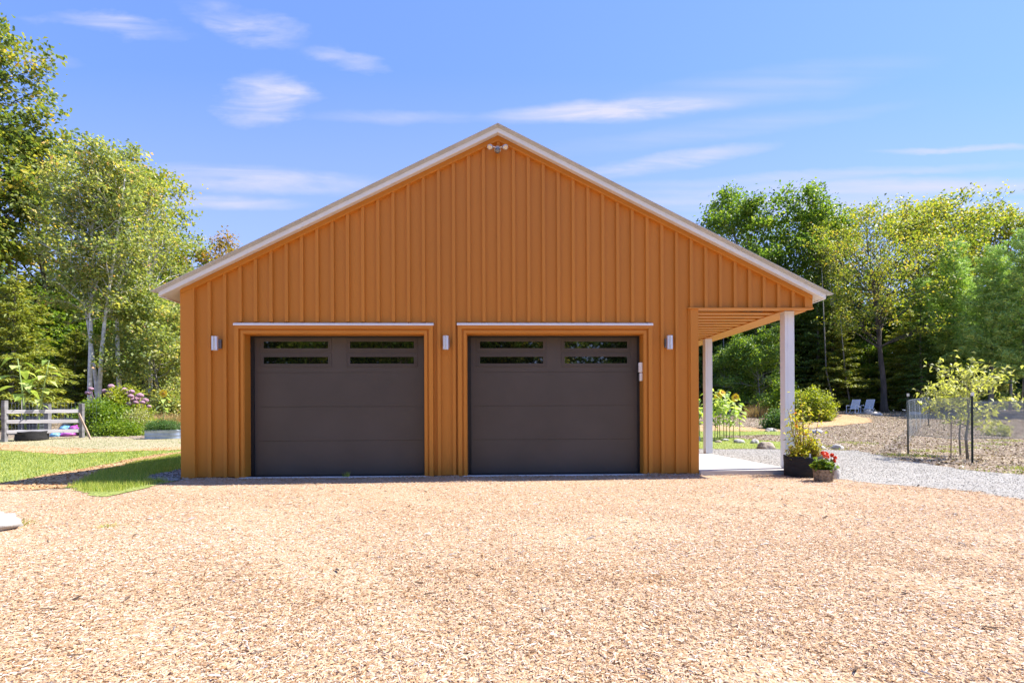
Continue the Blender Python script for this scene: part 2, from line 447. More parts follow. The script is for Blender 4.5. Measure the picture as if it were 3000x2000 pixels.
# ------------------------------------------------------------------ mesh helpers
class MB:
    def __init__(s):
        s.v = []
        s.f = []

    def add(s, v, f):
        o = len(s.v)
        s.v += [tuple(p) for p in v]
        s.f += [tuple(i+o for i in q) for q in f]
        return s

    def box(s, x0, x1, y0, y1, z0, z1):
        return s.add([(x0, y0, z0), (x1, y0, z0), (x1, y1, z0), (x0, y1, z0), (x0, y0, z1), (x1, y0, z1), (x1, y1, z1), (x0, y1, z1)],
                     [(0, 3, 2, 1), (4, 5, 6, 7), (0, 1, 5, 4), (1, 2, 6, 5), (2, 3, 7, 6), (3, 0, 4, 7)])

    def prism(s, poly, y0, y1):
        """polygon in x,z (counter-clockwise seen from the front, -y), extruded from y0 (front) to y1"""
        n = len(poly)
        v = [(x, y0, z) for x, z in poly]+[(x, y1, z) for x, z in poly]
        f = [tuple(range(n)), tuple(range(2*n-1, n-1, -1))]
        f += [(i, i+n, (i+1) % n+n, (i+1) % n) for i in range(n)]
        return s.add(v, f)

    def tube(s, pts, rad, sides=7, cap=True):
        pts = [Vector(p) for p in pts]
        n = len(pts)
        if not hasattr(rad, '__len__'):
            rad = [rad]*n
        vs = []
        prev = None
        for i, p in enumerate(pts):
            d = (pts[min(i+1, n-1)]-pts[max(i-1, 0)])
            if d.length < 1e-6:
                d = Vector((0, 0, 1))
            d.normalize()
            if prev is None:
                a = d.orthogonal().normalized()
            else:
                a = (prev-d*prev.dot(d))
                a = a.normalized() if a.length > 1e-6 else d.orthogonal().normalized()
            prev = a
            b = d.cross(a)
            for k in range(sides):
                t = 2*math.pi*k/sides
                vs.append(p+(a*math.cos(t)+b*math.sin(t))*rad[i])
        fs = []
        for i in range(n-1):
            for k in range(sides):
                k2 = (k+1) % sides
                fs.append((i*sides+k, i*sides+k2, (i+1)*sides+k2, (i+1)*sides+k))
        if cap:
            fs.append(tuple(range(sides-1, -1, -1)))
            fs.append(tuple((n-1)*sides+k for k in range(sides)))
        return s.add(vs, fs)

    def lathe(s, prof, seg=24, c=(0, 0, 0), sx=1, sy=1):
        vs = []
        fs = []
        n = len(prof)
        for r, z in prof:
            for k in range(seg):
                t = 2*math.pi*k/seg
                vs.append((c[0]+r*math.cos(t)*sx, c[1]+r*math.sin(t)*sy, c[2]+z))
        for i in range(n-1):
            for k in range(seg):
                k2 = (k+1) % seg
                fs.append((i*seg+k, i*seg+k2, (i+1)*seg+k2, (i+1)*seg+k))
        return s.add(vs, fs)

    def build(s, name, m, parent=None, smooth=False, bevel=0, loc=None):
        me = bpy.data.meshes.new(name)
        me.from_pydata([tuple(p) for p in s.v], [], s.f)
        me.materials.append(m)
        if smooth:
            me.polygons.foreach_set('use_smooth', [True]*len(me.polygons))
        me.update()
        o = bpy.data.objects.new(name, me)
        col.objects.link(o)
        if parent is not None:
            o.parent = parent
        if loc is not None:
            o.location = loc
        if bevel:
            b = o.modifiers.new('bevel', 'BEVEL')
            b.width = bevel
            b.segments = 2
            b.limit_method = 'ANGLE'
        return o


def npmesh(name, V_, quads, tint, m, parent=None, loc=None, tri=False):
    """fast mesh of quads (or triangles) with a per-face tint"""
    k = quads.shape[1]
    me = bpy.data.meshes.new(name)
    me.vertices.add(len(V_))
    me.vertices.foreach_set('co', V_.astype(np.float32).ravel())
    nf = len(quads)
    me.loops.add(nf*k)
    me.loops.foreach_set('vertex_index', quads.astype(np.int32).ravel())
    me.polygons.add(nf)
    me.polygons.foreach_set('loop_start', np.arange(0, nf*k, k, dtype=np.int32))
    me.polygons.foreach_set('loop_total', np.full(nf, k, dtype=np.int32))
    me.update(calc_edges=True)
    a = me.attributes.new('tint', 'FLOAT', 'FACE')
    a.data.foreach_set('value', np.clip(tint, 0, 1).astype(np.float32))
    me.materials.append(m)
    o = bpy.data.objects.new(name, me)
    col.objects.link(o)
    if parent is not None:
        o.parent = parent
    if loc is not None:
        o.location = loc
    return o


def unit(a):
    return a/np.maximum(np.linalg.norm(a, axis=1, keepdims=True), 1e-9)


def leafcards(rng, P, size, aspect=.6, up=.6, dirs=None, droop=.25, sz_var=.35):
    """one folded four-cornered leaf at each point of P; returns verts, quads"""
    n = len(P)
    nrm = rng.normal(size=(n, 3))
    nrm[:, 2] = np.abs(nrm[:, 2])+up
    nrm = unit(nrm)
    t = rng.normal(size=(n, 3)) if dirs is None else dirs+rng.normal(size=(n, 3))*.35
    t = unit(t-nrm*np.sum(t*nrm, axis=1, keepdims=True))
    s = np.cross(nrm, t)
    L = (size*(1+rng.uniform(-sz_var, sz_var, n)))[:, None]
    Wd = L*aspect
    v = np.empty((n, 4, 3))
    v[:, 0] = P-t*L*.5
    v[:, 1] = P+s*Wd*.5+nrm*Wd*.12
    v[:, 2] = P+t*L*.5
    v[:, 2, 2] -= L[:, 0]*droop
    v[:, 3] = P-s*Wd*.5+nrm*Wd*.12
    q = np.arange(n*4).reshape(n, 4)
    return v.reshape(-1, 3), q


def tag(o, label=None, cat=None, group=None, kind=None):
    if label:
        o['label'] = label
    if cat:
        o['category'] = cat
    if group:
        o['group'] = group
    if kind:
        o['kind'] = kind
    return o


def thing(name, loc=(0, 0, 0), label=None, cat=None, group=None, rz=0):
    o = bpy.data.objects.new(name, None)
    o.empty_display_size = .2
    o.location = loc
    o.rotation_euler = (0, 0, rz)
    col.objects.link(o)
    tag(o, label, cat, group)
    return o


def dup(root, loc, label, group=None, rz=0, s=1.0, sz=None):
    r = root.copy()
    col.objects.link(r)
    r.location = loc
    r.rotation_euler = (0, 0, rz)
    r.scale = (s, s, sz or s)
    r['label'] = label
    if group:
        r['group'] = group
    for ch in list(root.children):
        c = ch.copy()
        col.objects.link(c)
        c.parent = r
        for g in ch.children:
            d = g.copy()
            col.objects.link(d)
            d.parent = c
    return r


# ================================================================== GROUND
def inpoly(x, y, poly):
    n = len(poly)
    ins = np.zeros(x.shape, bool)
    j = n-1
    for i in range(n):
        xi, yi = poly[i]
        xj, yj = poly[j]
        if yi != yj:
            c = ((yi > y) != (yj > y)) & (x < (xj-xi)*(y-yi)/(yj-yi)+xi)
            ins ^= c
        j = i
    return ins


def wob(x, y, a=.12, f=2.1):
    return (a*np.sin(x*f+1.3*np.sin(y*f*1.7)) + a*.6*np.sin(x*f*3.1+y*f*2.3) + a*.4*np.sin(x*f*7.3-y*f*6.1),
            a*np.sin(y*f+1.1*np.sin(x*f*1.9)) + a*.6*np.sin(y*f*2.7-x*f*3.3) + a*.4*np.sin(y*f*6.9+x*f*5.7))


def region(polys, a=.12):
    def test(x, y):
        wx, wy = wob(x, y, a)
        r = np.zeros(x.shape, bool)
        for p in polys:
            r |= inpoly(x+wx, y+wy, p)
        return r
    return test


def gpoly(pts):
    return [(G(a, b).x, G(a, b).y) for a, b in pts]


def sheet(name, test, bounds, cell, lift, m, holes=()):
    x0, x1, y0, y1 = bounds
    nx = int((x1-x0)/cell)
    ny = int((y1-y0)/cell)
    cx = x0+(np.arange(nx)+.5)*cell
    cy = y0+(np.arange(ny)+.5)*cell
    X, Y = np.meshgrid(cx, cy)
    keep = test(X, Y)
    for h in holes:
        keep &= ~h(X, Y)
    iy, ix = np.nonzero(keep)
    vid = -np.ones((ny+1, nx+1), int)
    corners = [(iy, ix), (iy, ix+1), (iy+1, ix+1), (iy+1, ix)]
    for a, b in corners:
        vid[a, b] = 1
    yy, xx = np.nonzero(vid > 0)
    vid[yy, xx] = np.arange(len(yy))
    vx = x0+xx*cell
    vy = y0+yy*cell
    V_ = np.stack([vx, vy, hgtv(vx, vy)+lift], 1)
    q = np.stack([vid[a, b] for a, b in corners], 1)
    o = npmesh(name, V_, q, np.zeros(len(q)), m)
    tag(o, kind='structure')
    return o


# one sheet to the horizon
gx = np.concatenate([[-900, -400, -200, -120, -80], np.arange(-60, 61, 1.5), [80, 120, 200, 400, 900]])
gy = np.concatenate([[-900, -300, -100, -60, -40], np.arange(-30, 60, 1.0), [80, 120, 200, 400, 900]])
X, Y = np.meshgrid(gx, gy)
V_ = np.stack([X.ravel(), Y.ravel(), hgtv(X.ravel(), Y.ravel())], 1)
nx, ny = len(gx), len(gy)
ii, jj = np.meshgrid(np.arange(nx-1), np.arange(ny-1))
a = (jj*nx+ii).ravel()
q = np.stack([a, a+1, a+nx+1, a+nx], 1)
ground = npmesh('ground', V_, q, np.zeros(len(q)), M['litter'])
tag(ground, kind='structure')

P_drive = [(-40, -30), (40, -30), (40, -4.4)] + gpoly([(3000, 1464), (2846, 1439), (2687, 1425), (2559, 1414), (2464, 1406), (2420, 1402), (2380, 1394)]) + [(5.2, .15), (-5.3, .15),
           (-5.45, -.35), (-5.8, -.9), (-6.2, -1.35), (-7.2, -1.1), (-7.9, -.9), (-9.5, -.2), (-12, -.2), (-40, -.2)]
P_patch = gpoly([(191, 1429), (225, 1440), (262, 1448), (320, 1457), (372, 1450), (400, 1438), (455, 1425), (510, 1413), (539, 1405)]) + [(-5.3, 0), (-5.3, 7.5)] + \
    gpoly([(539, 1331), (383, 1360), (268, 1394), (205, 1420)])
P_path1 = gpoly([(0, 1419), (57, 1408), (153, 1390), (306, 1364), (421, 1337), (539, 1322)]) + [(-5.3, 11), (-5.3, 7.0)] + \
    gpoly([(539, 1338), (383, 1361), (268, 1396), (191, 1430), (0, 1440)])+[(-14, -1), (-14, .8)]
P_lawn = gpoly([(-250, 1480), (0, 1418), (57, 1408), (153, 1390), (306, 1364), (421, 1337), (545, 1320), (545, 1290), (0, 1296), (-400, 1300)])
P_path2 = gpoly([(-300, 1312), (0, 1318), (96, 1325), (191, 1332), (268, 1326), (421, 1321), (545, 1318), (545, 1310), (421, 1314), (306, 1318), (260, 1316), (96, 1306), (0, 1301), (-300, 1296)])
P_dry = gpoly([(-300, 1298), (0, 1303), (96, 1308), (268, 1317), (306, 1319), (421, 1315), (545, 1311), (545, 1286), (421, 1286), (320, 1283), (240, 1281), (100, 1282), (0, 1287), (-300, 1286)])
P_stone = gpoly([(425, 1403), (470, 1390), (539, 1370)]) + [(-5.85, 7), (-5.26, 7), (-5.26, -.12)] + gpoly([(538, 1409), (500, 1412), (450, 1410)])
P_gravel = [(3.0, 4.3), (5.2, 4.1), (5.35, .1), (5.5, -.3)] + gpoly([(2380, 1396), (2420, 1402), (2464, 1406), (2559, 1414), (2687, 1425), (2846, 1439), (3000, 1464)]) + [(40, -4.4), (40, -1.0)] + \
    gpoly([(3000, 1394), (2878, 1381), (2719, 1363), (2623, 1343), (2527, 1321), (2400, 1317), (2287, 1316), (2041, 1315)]) + [(0, 8.2)]
P_lawn2 = gpoly([(1800, 1315), (2041, 1314), (2287, 1315), (2320, 1316), (2320, 1296), (2260, 1292), (2180, 1286), (2100, 1276), (2300, 1274), (2320, 1262), (2041, 1262), (1800, 1262)])
P_pale = gpoly([(1800, 1246), (2041, 1246), (2120, 1248), (2200, 1253), (2260, 1255), (2320, 1254), (2400, 1252), (2550, 1238), (2548, 1226), (2500, 1217), (2470, 1214), (2450, 1222), (2440, 1232),
                (2400, 1238), (2330, 1246), (2320, 1262), (2260, 1264), (2041, 1263), (1800, 1263)])
T_drive = region([P_drive], .07)
T_patch = region([P_patch], .05)
T_path1 = region([P_path1], .06)
T_lawn = region([P_lawn], .08)
T_path2 = region([P_path2], .06)
T_dry = region([P_dry], .12)
T_stone = region([P_stone], .04)
T_gravel = region([P_gravel], .08)
T_lawn2 = region([P_lawn2], .12)
T_pale = region([P_pale], .08)
# a few far holes of the drive under the building are left plain
tag(npmesh('driveway', *(lambda o: (np.array([[-40, -30, .004], [40, -30, .004], [40, -8, .004], [-40, -8, .004]]), np.array([[0, 1, 2, 3]]), np.zeros(1)))(0), M['drive']), kind='structure')
sheet('driveway', T_drive, (-30, 30, -8, .2), .1, .004, M['drive'])
sheet('lawn', T_lawn, (-32, -4, -3, 16), .12, .008, M['lawn'])
sheet('dry_lawn', T_dry, (-34, -4, 2, 22), .15, .012, M['dry'])
sheet('mulch_path', T_path2, (-34, -4, 2, 18), .1, .016, M['mulchp'])
sheet('mulch_path', T_path1, (-14, -5, -2, 11), .1, .012, M['mulchp'])
sheet('lawn', T_patch, (-8.5, -5, -2, 8), .06, .016, M['lawn'])
sheet('stone_border', T_stone, (-7.5, -5, -1.5, 7.5), .05, .020, M['gravel'])
sheet('gravel_path', T_gravel, (0, 40, -3, 10), .12, .008, M['gravel'])
sheet('lawn', T_lawn2, (3, 16, 6, 22), .12, .012, M['lawn'])
sheet('garden_path', T_pale, (3, 30, 10, 36), .15, .016, M['mulchp'])


def scatter(test, bounds, n, rng, fall=None):
    x = rng.uniform(bounds[0], bounds[1], n)
    y = rng.uniform(bounds[2], bounds[3], n)
    k = test(x, y)
    return x[k], y[k]


def inview(x, y, margin=1.0):
    """keep what the picture or a step to its side can show"""
    d = y+D
    return (d > 1.2) & (np.abs(x) < d*1.0+margin)


def chips(name, x, y, rng, m, L=(.012, .055), lift=.0, tilt=.35, pile=None, tint=None, W=(.25, .5), T=.18):
    """little split chips: closed slivers with four long sides"""
    n = len(x)
    z = hgtv(x, y)+lift+rng.uniform(.002, .012, n)
    if pile is not None:
        z = z+pile
    az = rng.uniform(0, 2*math.pi, n)
    el = rng.normal(0, tilt, n)
    l = rng.uniform(L[0], L[1], n)*rng.uniform(.5, 1, n)
    wd = l*rng.uniform(W[0], W[1], n)
    th = np.minimum(wd*T*2, .006)
    t = np.stack([np.cos(az)*np.cos(el), np.sin(az)*np.cos(el), np.sin(el)], 1)
    s = np.stack([-np.sin(az), np.cos(az), rng.normal(0, .35, n)], 1)
    s = unit(s)
    u = np.cross(t, s)
    c = np.stack([x, y, z], 1)
    v = np.empty((n, 6, 3))
    tl = t*l[:, None]*.5
    sw = s*wd[:, None]*.5
    ut = u*th[:, None]
    v[:, 0] = c-tl-sw*.5
    v[:, 1] = c-tl+sw*.7
    v[:, 2] = c+tl*.7+sw
    v[:, 3] = c+tl-sw*.6
    v[:, 4] = c-tl*.5+ut
    v[:, 5] = c+tl*.6+ut
    base = np.arange(n)[:, None]*6
    qs = np.concatenate([base+np.array([[0, 3, 5, 4]]), base+np.array([[1, 4, 5, 2]]), base+np.array([[0, 4, 1, 0]])[:, [0, 1, 2, 2]]], 1).reshape(-1, 4)[:]
    # the last "quad" is degenerate; drop it and keep two roof-like faces per chip
    qs = np.concatenate([base+np.array([[0, 3, 5, 4]]), base+np.array([[1, 4, 5, 2]])], 1).reshape(-1, 4)
    tn = rng.uniform(0, 1, n) if tint is None else tint
    return npmesh(name, v.reshape(-1, 3), qs, np.repeat(tn, 2), m)


rng = np.random.default_rng(7)
# wood chips over the drive: dense near the camera, coarser and thinner with distance
xs, ys, ls = [], [], []
for (d0, d1, dens) in ((1.6, 3.2, 9000), (3.2, 4.6, 6500), (4.6, 6.2, 4200), (6.2, 8.0, 2800), (8.0, 9.4, 2000)):
    hw = d1*1.0+.4
    n = int(dens*2*hw*(d1-d0))
    x = rng.uniform(-hw, hw, n)
    y = rng.uniform(d0-D, d1-D, n)
    k = T_drive(x, y) & ~T_patch(x, y)
    xs.append(x[k])
    ys.append(y[k])
x = np.concatenate(xs)
y = np.concatenate(ys)
dd = y+D
lump = 0.018*np.sin(x*1.7+.6*np.sin(y*2.1))*np.sin(y*1.9+x*.5)+.010*np.sin(x*5.1+y*3.7)
# scuffed hollows show darker chips
n_ = len(x)
tn = rng.uniform(0, 1, n_)
sc1 = np.exp(-(((x+.75)/.38)**2+((y+6.15)/.13)**2))+np.exp(-(((x+.1)/.5)**2+((y+5.72)/.11)**2))+np.exp(-(((x-.9)/.45)**2+((y+5.95)/.13)**2))
tn = np.where(rng.uniform(0, 1, n_) < .75*np.clip(sc1, 0, 1), tn*.22, tn)
patch = .5+.5*np.sin(x*.9+1.7*np.sin(y*.8))*np.sin(y*1.3+.8*x)
warm = np.exp(-(((x+1.6)/1.1)**2+((y+6.0)/.6)**2))+.7*np.exp(-(((x+4.5)/2.5)**2+((y+2.2)/.8)**2))+.5*np.exp(-(((x-4.5)/1.8)**2+((y+4.0)/.5)**2))
tn = np.clip(tn+(patch-.5)*.10-.16*warm*(tn < .9), 0, 1)
scale_d = np.clip(dd/4.0, 1, 1.7)
o = chips('wood_chips', x, y, rng, M['chips'], L=(.011, .046), lift=.004, W=(.13, .34), tilt=.22, tint=tn, pile=np.clip(lump*.5, -.008, .012))
me = o.data
tag(o, 'pale orange wood chips spread over the whole driveway', 'wood chips', kind='stuff')

n_ = 1000
bx = rng.uniform(-9, 9, n_)
by = rng.uniform(1.7, 9.2, n_)-D
k = T_drive(bx, by) & ~T_patch(bx, by)
o = chips('bark_pieces', bx[k], by[k], rng, M['barkbit'], L=(.02, .12), lift=.012, W=(.08, .3), tilt=.15)
tag(o, 'dark and grey bark bits and short sticks scattered over the wood chips', 'bark pieces', kind='stuff')

x, y = scatter(T_path1, (-14, -5, -2, 10), 26000, rng)
x2, y2 = scatter(T_path2, (-24, -5, 2, 14), 16000, rng)
o = chips('mulch', np.concatenate([x, x2]), np.concatenate([y, y2]), rng, M['mulchc'], L=(.03, .09), lift=.012)
tag(o, 'orange mulch chips on the footpaths across the lawn', 'mulch', kind='stuff')

n_ = 9000
bx = rng.uniform(-5.25, 3.6, n_)
by = -np.abs(rng.normal(0, .10, n_))-.045
indoor = ((bx > -4.25) & (bx < -1.15)) | ((bx > -.5) & (bx < 2.65))
bz = np.maximum(0, .030*(1+.6*np.sin(bx*3.1)+.4*np.sin(bx*7.7))*np.exp(by*8))*np.where(indoor, .35, 1)*rng.uniform(.3, 1, n_)
o = chips('wood_chips', bx, by, rng, M['chips'], L=(.02, .06), lift=.006, W=(.15, .4), pile=bz)
tag(o, 'wood chips drifted against the foot of the garage wall', 'wood chips', kind='stuff')

# pebbles beside the wall and gravel of the path
x, y = scatter(T_stone, (-7.5, -5, -1.5, 7), 9000, rng)
o = chips('pebbles', x, y, rng, M['pebble'], L=(.03, .07), lift=.02, W=(.6, .9), T=.5)
tag(o, 'grey pebbles in the drip strip along the left wall', 'pebbles', kind='stuff')
x, y = scatter(T_gravel, (3, 22, -3, 9), 90000, rng)
k = inview(x, y)
o = chips('gravel', x[k], y[k], rng, M['pebble'], L=(.010, .026), lift=.008, W=(.6, .9), T=.5)
tag(o, 'light grey crushed gravel on the path beside the porch', 'gravel', kind='stuff')


def T_litter(x, y):
    return ~(T_drive(x, y) | T_lawn(x, y) | T_dry(x, y) | T_path1(x, y) | T_path2(x, y) | T_patch(x, y) | T_gravel(x, y) | T_lawn2(x, y) | T_pale(x, y) | ((x > -5.5) & (x < 5.6) & (y > -.2) & (y < 8)))


x, y = scatter(T_litter, (4, 34, -2.5, 30), 150000, rng)
x2, y2 = scatter(T_litter, (-34, -6, 14, 32), 22000, rng)
x = np.concatenate([x, x2])
y = np.concatenate([y, y2])
k = inview(x, y, 2)
o = chips('leaf_litter', x[k], y[k], rng, M['flakes'], L=(.03, .095), lift=.004, W=(.5, .9), tilt=.5, T=.1, tint=np.clip(rng.uniform(0, 1, k.sum())**1.15, 0, 1))
tag(o, 'brown and bleached fallen leaves strewn over the garden soil', 'leaf litter', kind='stuff')


def blades(name, x, y, rng, m, h, wdt, lift, tint=None, lean=.35):
    n = len(x)
    z = hgtv(x, y)+lift
    az = rng.uniform(0, 2*math.pi, n)
    hh = h*rng.uniform(.45, 1.15, n)
    c = np.stack([x, y, z], 1)
    s = np.stack([np.cos(az), np.sin(az), np.zeros(n)], 1)*(wdt*.5)
    la = rng.uniform(0, 2*math.pi, n)
    ln = np.stack([np.cos(la), np.sin(la), np.zeros(n)], 1)*(hh*rng.uniform(0, lean*2, n))[:, None]
    v = np.empty((n, 3, 3))
    v[:, 0] = c-s
    v[:, 1] = c+s
    v[:, 2] = c+ln
    v[:, 2, 2] += hh
    return npmesh(name, v.reshape(-1, 3), np.arange(n*3).reshape(n, 3), rng.uniform(0, 1, n) if tint is None else tint, m)


x, y = scatter(T_patch, (-8.5, -5.3, -1.6, 8), 75000, rng)
k = ~T_stone(x, y)
x, y = x[k]+rng.normal(0, .035, k.sum()), y[k]+rng.normal(0, .05, k.sum())
o = blades('grass', x, y, rng, M['grass'], .085, .007, .012)
tag(o, 'longer green grass beside the left wall, half in shade', 'grass', kind='stuff')
x, y = scatter(lambda a, b: T_lawn(a, b) & ~T_path2(a, b) & ~T_dry(a, b), (-24, -5, -2, 14), 110000, rng)
x = x+rng.normal(0, .08, len(x))
y = y+rng.normal(0, .10, len(y))
x2, y2 = scatter(lambda a, b: T_lawn2(a, b), (3, 14, 6, 18), 30000, rng)
o = blades('grass', np.concatenate([x, x2]), np.concatenate([y, y2]), rng, M['grass'], .055, .013, .008)
tag(o, 'short mown green grass of the lawns', 'grass', kind='stuff')
x, y = scatter(lambda a, b: T_dry(a, b) & ~T_path2(a, b), (-28, -5, 3, 20), 32000, rng)
o = blades('dry_grass', x, y, rng, M['drygrass'], .045, .015, .012, tint=np.clip(rng.uniform(0, 1, len(x))*.7+.25*np.sin(x*.8)*np.sin(y*1.1)+.2, 0, 1))
tag(o, 'sun dried tan grass in front of the rail fence', 'grass', kind='stuff')
# green fringe between litter and gravel
gx_ = rng.uniform(5, 20, 60000)
gy_ = rng.uniform(-2.5, 12, 60000)
k = T_litter(gx_, gy_) & (T_gravel(gx_, gy_-.55) | ((np.sin(gx_*1.7)*np.sin(gy_*1.9+gx_*.4) > .55) & (gy_ < 9)))
o = blades('grass', gx_[k], gy_[k], rng, M['grass'], .06, .012, .004)
tag(o, 'sparse weedy grass between the gravel path and the leaf litter', 'grass', kind='stuff')

# ================================================================== GARAGE
XA = .10            # ridge x
SL = .496
ZR = 5.976


def ztop(x):
    return ZR-SL*abs(x-XA)


g = thing('garage', (0, 0, 0), 'ochre board and batten garage with white trimmed gable roof and side porch', 'garage')
XL, XW, XG = -5.25, 3.56, 5.60
BK = 7.6
zt = lambda x: ztop(x)-.06
# front wall with the two door openings and the porch gable end, one closed board
outl = [(XL, .03), (-4.228, .03), (-4.228, 2.47), (-1.169, 2.47), (-1.169, .03), (-.46, .03), (-.46, 2.474), (2.623, 2.474), (2.623, .03), (XW, .03), (XW, 2.90), (XG, 2.90), (XG, zt(XG)), (XA, zt(XA)), (XL, zt(XL))]
wl = MB().prism(outl, 0, .14)
RB = lambda x: 5.795-SL*abs(x-XA)            # lower edge of the rake board
for n in range(-19, 21):
    xb = .108+n*.2583
    z0 = .03
    if -4.40 < xb < -1.0 or -.63 < xb < 2.78:
        z0 = 2.665
    if xb > 3.4:
        z0 = 2.905
    if xb > 5.43 or xb < -5.0:
        continue
    a, b = xb-.028, xb+.028
    ps = [(a, z0), (b, z0), (b, RB(b)+.004), (a, RB(a)+.004)]
    if a < XA < b:
        ps = [(a, z0), (b, z0), (b, RB(b)), (XA, RB(XA)), (a, RB(a))]
    wl.prism(ps, -.052, .002)
wl.build('siding', M['siding'], g, bevel=.0025)
# other walls of the box
ow = MB()
ow.box(XL+.003, XL+.14, .14, BK, .03, zt(XL)-.02)
ow.box(XW-.14, XW-.003, .14, BK, .03, 4.0)
ow.prism([(XL+.003, .03), (XW-.003, .03), (XW-.003, 2.9), (XG-.003, 2.9), (XG-.003, zt(XG)-.03), (XA, zt(XA)-.03), (XL+.003, zt(XL)-.03)], BK, BK+.13)
for n in range(1, 29):
    yb = n*.2583
    ow.box(XL-.018, XL+.004, yb-.0275, yb+.0275, .03, zt(XL)-.10)
    ow.box(XW-.004, XW+.018, yb-.0275, yb+.0275, .10, 2.93)
ow.build('side_wall', M['siding'], g)
# trims
cb_ = MB().prism([(XL-.022, .015), (XL+.19, .015), (XL+.19, RB(XL+.19)-.002), (XL-.022, RB(XL-.022)-.002)], -.060, .003)
cb_.box(XL+.185, XL+.215, -.070, .003, .03, RB(XL+.2)+.02)
cb_.build('corner_board', M['trim'], g, bevel=.003)
cb_ = MB().box(XW-.12, XW+.022, -.060, .003, .02, 2.895)
cb_.box(XW-.145, XW-.118, -.036, .003, .02, 2.895)
cb_.box(XW+.001, XW+.022, .003, .12, .02, 2.895)
cb_.build('corner_board', M['trim'], g, bevel=.003)
cb_ = MB().prism([(XG-.10, 2.925), (XG+.012, 2.925), (XG+.012, RB(XG+.012)-.002), (XG-.10, RB(XG-.10)-.002)], -.060, .003)
cb_.box(XG-.128, XG-.101, -.070, .003, 2.925, RB(XG-.12)+.02)
cb_.build('corner_board', M['trim'], g, bevel=.003)
rk = MB().prism([(XL-.02, RB(XL-.02)), (XA, RB(XA)), (XG+.01, RB(XG+.01)), (XG+.01, zt(XG+.01)), (XA, zt(XA)), (XL-.02, zt(XL-.02))], -.064, .004)
rk.prism([(XL+.19, RB(XL+.19)-.022), (XA, RB(XA)-.022), (XG-.10, RB(XG-.10)-.022), (XG-.10, RB(XG-.10)+.01), (XA, RB(XA)+.01), (XL+.19, RB(XL+.19)+.01)], -.076, .004)
rk.build('rake_board', M['trim'], g, bevel=.002)
MB().box(XW-.16, XG+.02, -.082, .004, 2.893, 2.918).build('ledge_trim', M['trim'], g, bevel=.002)

# roof
EXL, EXR = -5.545, 5.766
FRY = -.20
rf = MB().prism([(EXL, ztop(EXL)-.10), (XA, ztop(XA)-.10), (EXR, ztop(EXR)-.10), (EXR+.05, ztop(EXR+.05)-.012), (XA, ztop(XA)-.012), (EXL-.05, ztop(EXL-.05)-.012)], FRY+.03, BK+.3)
rf.build('roof', M['roof'], g)
fas = MB().prism([(EXL, ztop(EXL)-.118), (XA, ZR-.118), (EXR, ztop(EXR)-.118), (EXR, ztop(EXR)-.042), (XA, ZR-.042), (EXL, ztop(EXL)-.042)], FRY, FRY+.029)
fas.box(EXL-.004, EXL+.02, FRY+.03, BK+.3, ztop(EXL)-.122, ztop(EXL)-.042)
fas.box(EXR-.02, EXR+.004, FRY+.03, BK+.3, ztop(EXR)-.122, ztop(EXR)-.042)
fas.build('fascia', M['white'], g, bevel=.003)
# crown moulding: stepped profile that flares outwards along the rakes and the eaves
cr = MB()
for (pr, z0, z1) in ((.018, -.042, -.030), (.038, -.030, -.018), (.060, -.018, -.008), (.070, -.008, .002)):
    cr.prism([(EXL-pr*1.3, ztop(EXL-pr*1.3)+z0), (XA, ZR+z0), (EXR+pr*1.3, ztop(EXR+pr*1.3)+z0), (EXR+pr*1.3, ztop(EXR+pr*1.3)+z1), (XA, ZR+z1), (EXL-pr*1.3, ztop(EXL-pr*1.3)+z1)], FRY-pr, FRY+.031)
    cr.box(EXL-pr*1.3, EXL, FRY+.031, BK+.3, ztop(EXL)+z0-pr*.45, ztop(EXL)+z1-pr*.45)
    cr.box(EXR, EXR+pr*1.3, FRY+.031, BK+.3, ztop(EXR)+z0-pr*.45, ztop(EXR)+z1-pr*.45)
cr.build('crown_moulding', M['crown'], g)
so_ = MB()
so_.prism([(EXL+.02, ztop(EXL+.02)-.112), (XL-.001, ztop(XL)-.112), (XL-.001, ztop(XL)-.102), (EXL+.02, ztop(EXL+.02)-.102)], FRY+.03, BK+.28)
so_.prism([(XG+.013, ztop(XG+.013)-.112), (EXR-.02, ztop(EXR-.02)-.112), (EXR-.02, ztop(EXR-.02)-.102), (XG+.013, ztop(XG+.013)-.102)], FRY+.03, BK+.28)
so_.prism([(XL, ztop(XL)-.112), (XA, ZR-.112), (XG+.012, ztop(XG+.012)-.112), (XG+.012, ztop(XG+.012)-.102), (XA, ZR-.102), (XL, ztop(XL)-.102)], FRY+.03, -.078)
so_.build('soffit', M['soffit'], g)

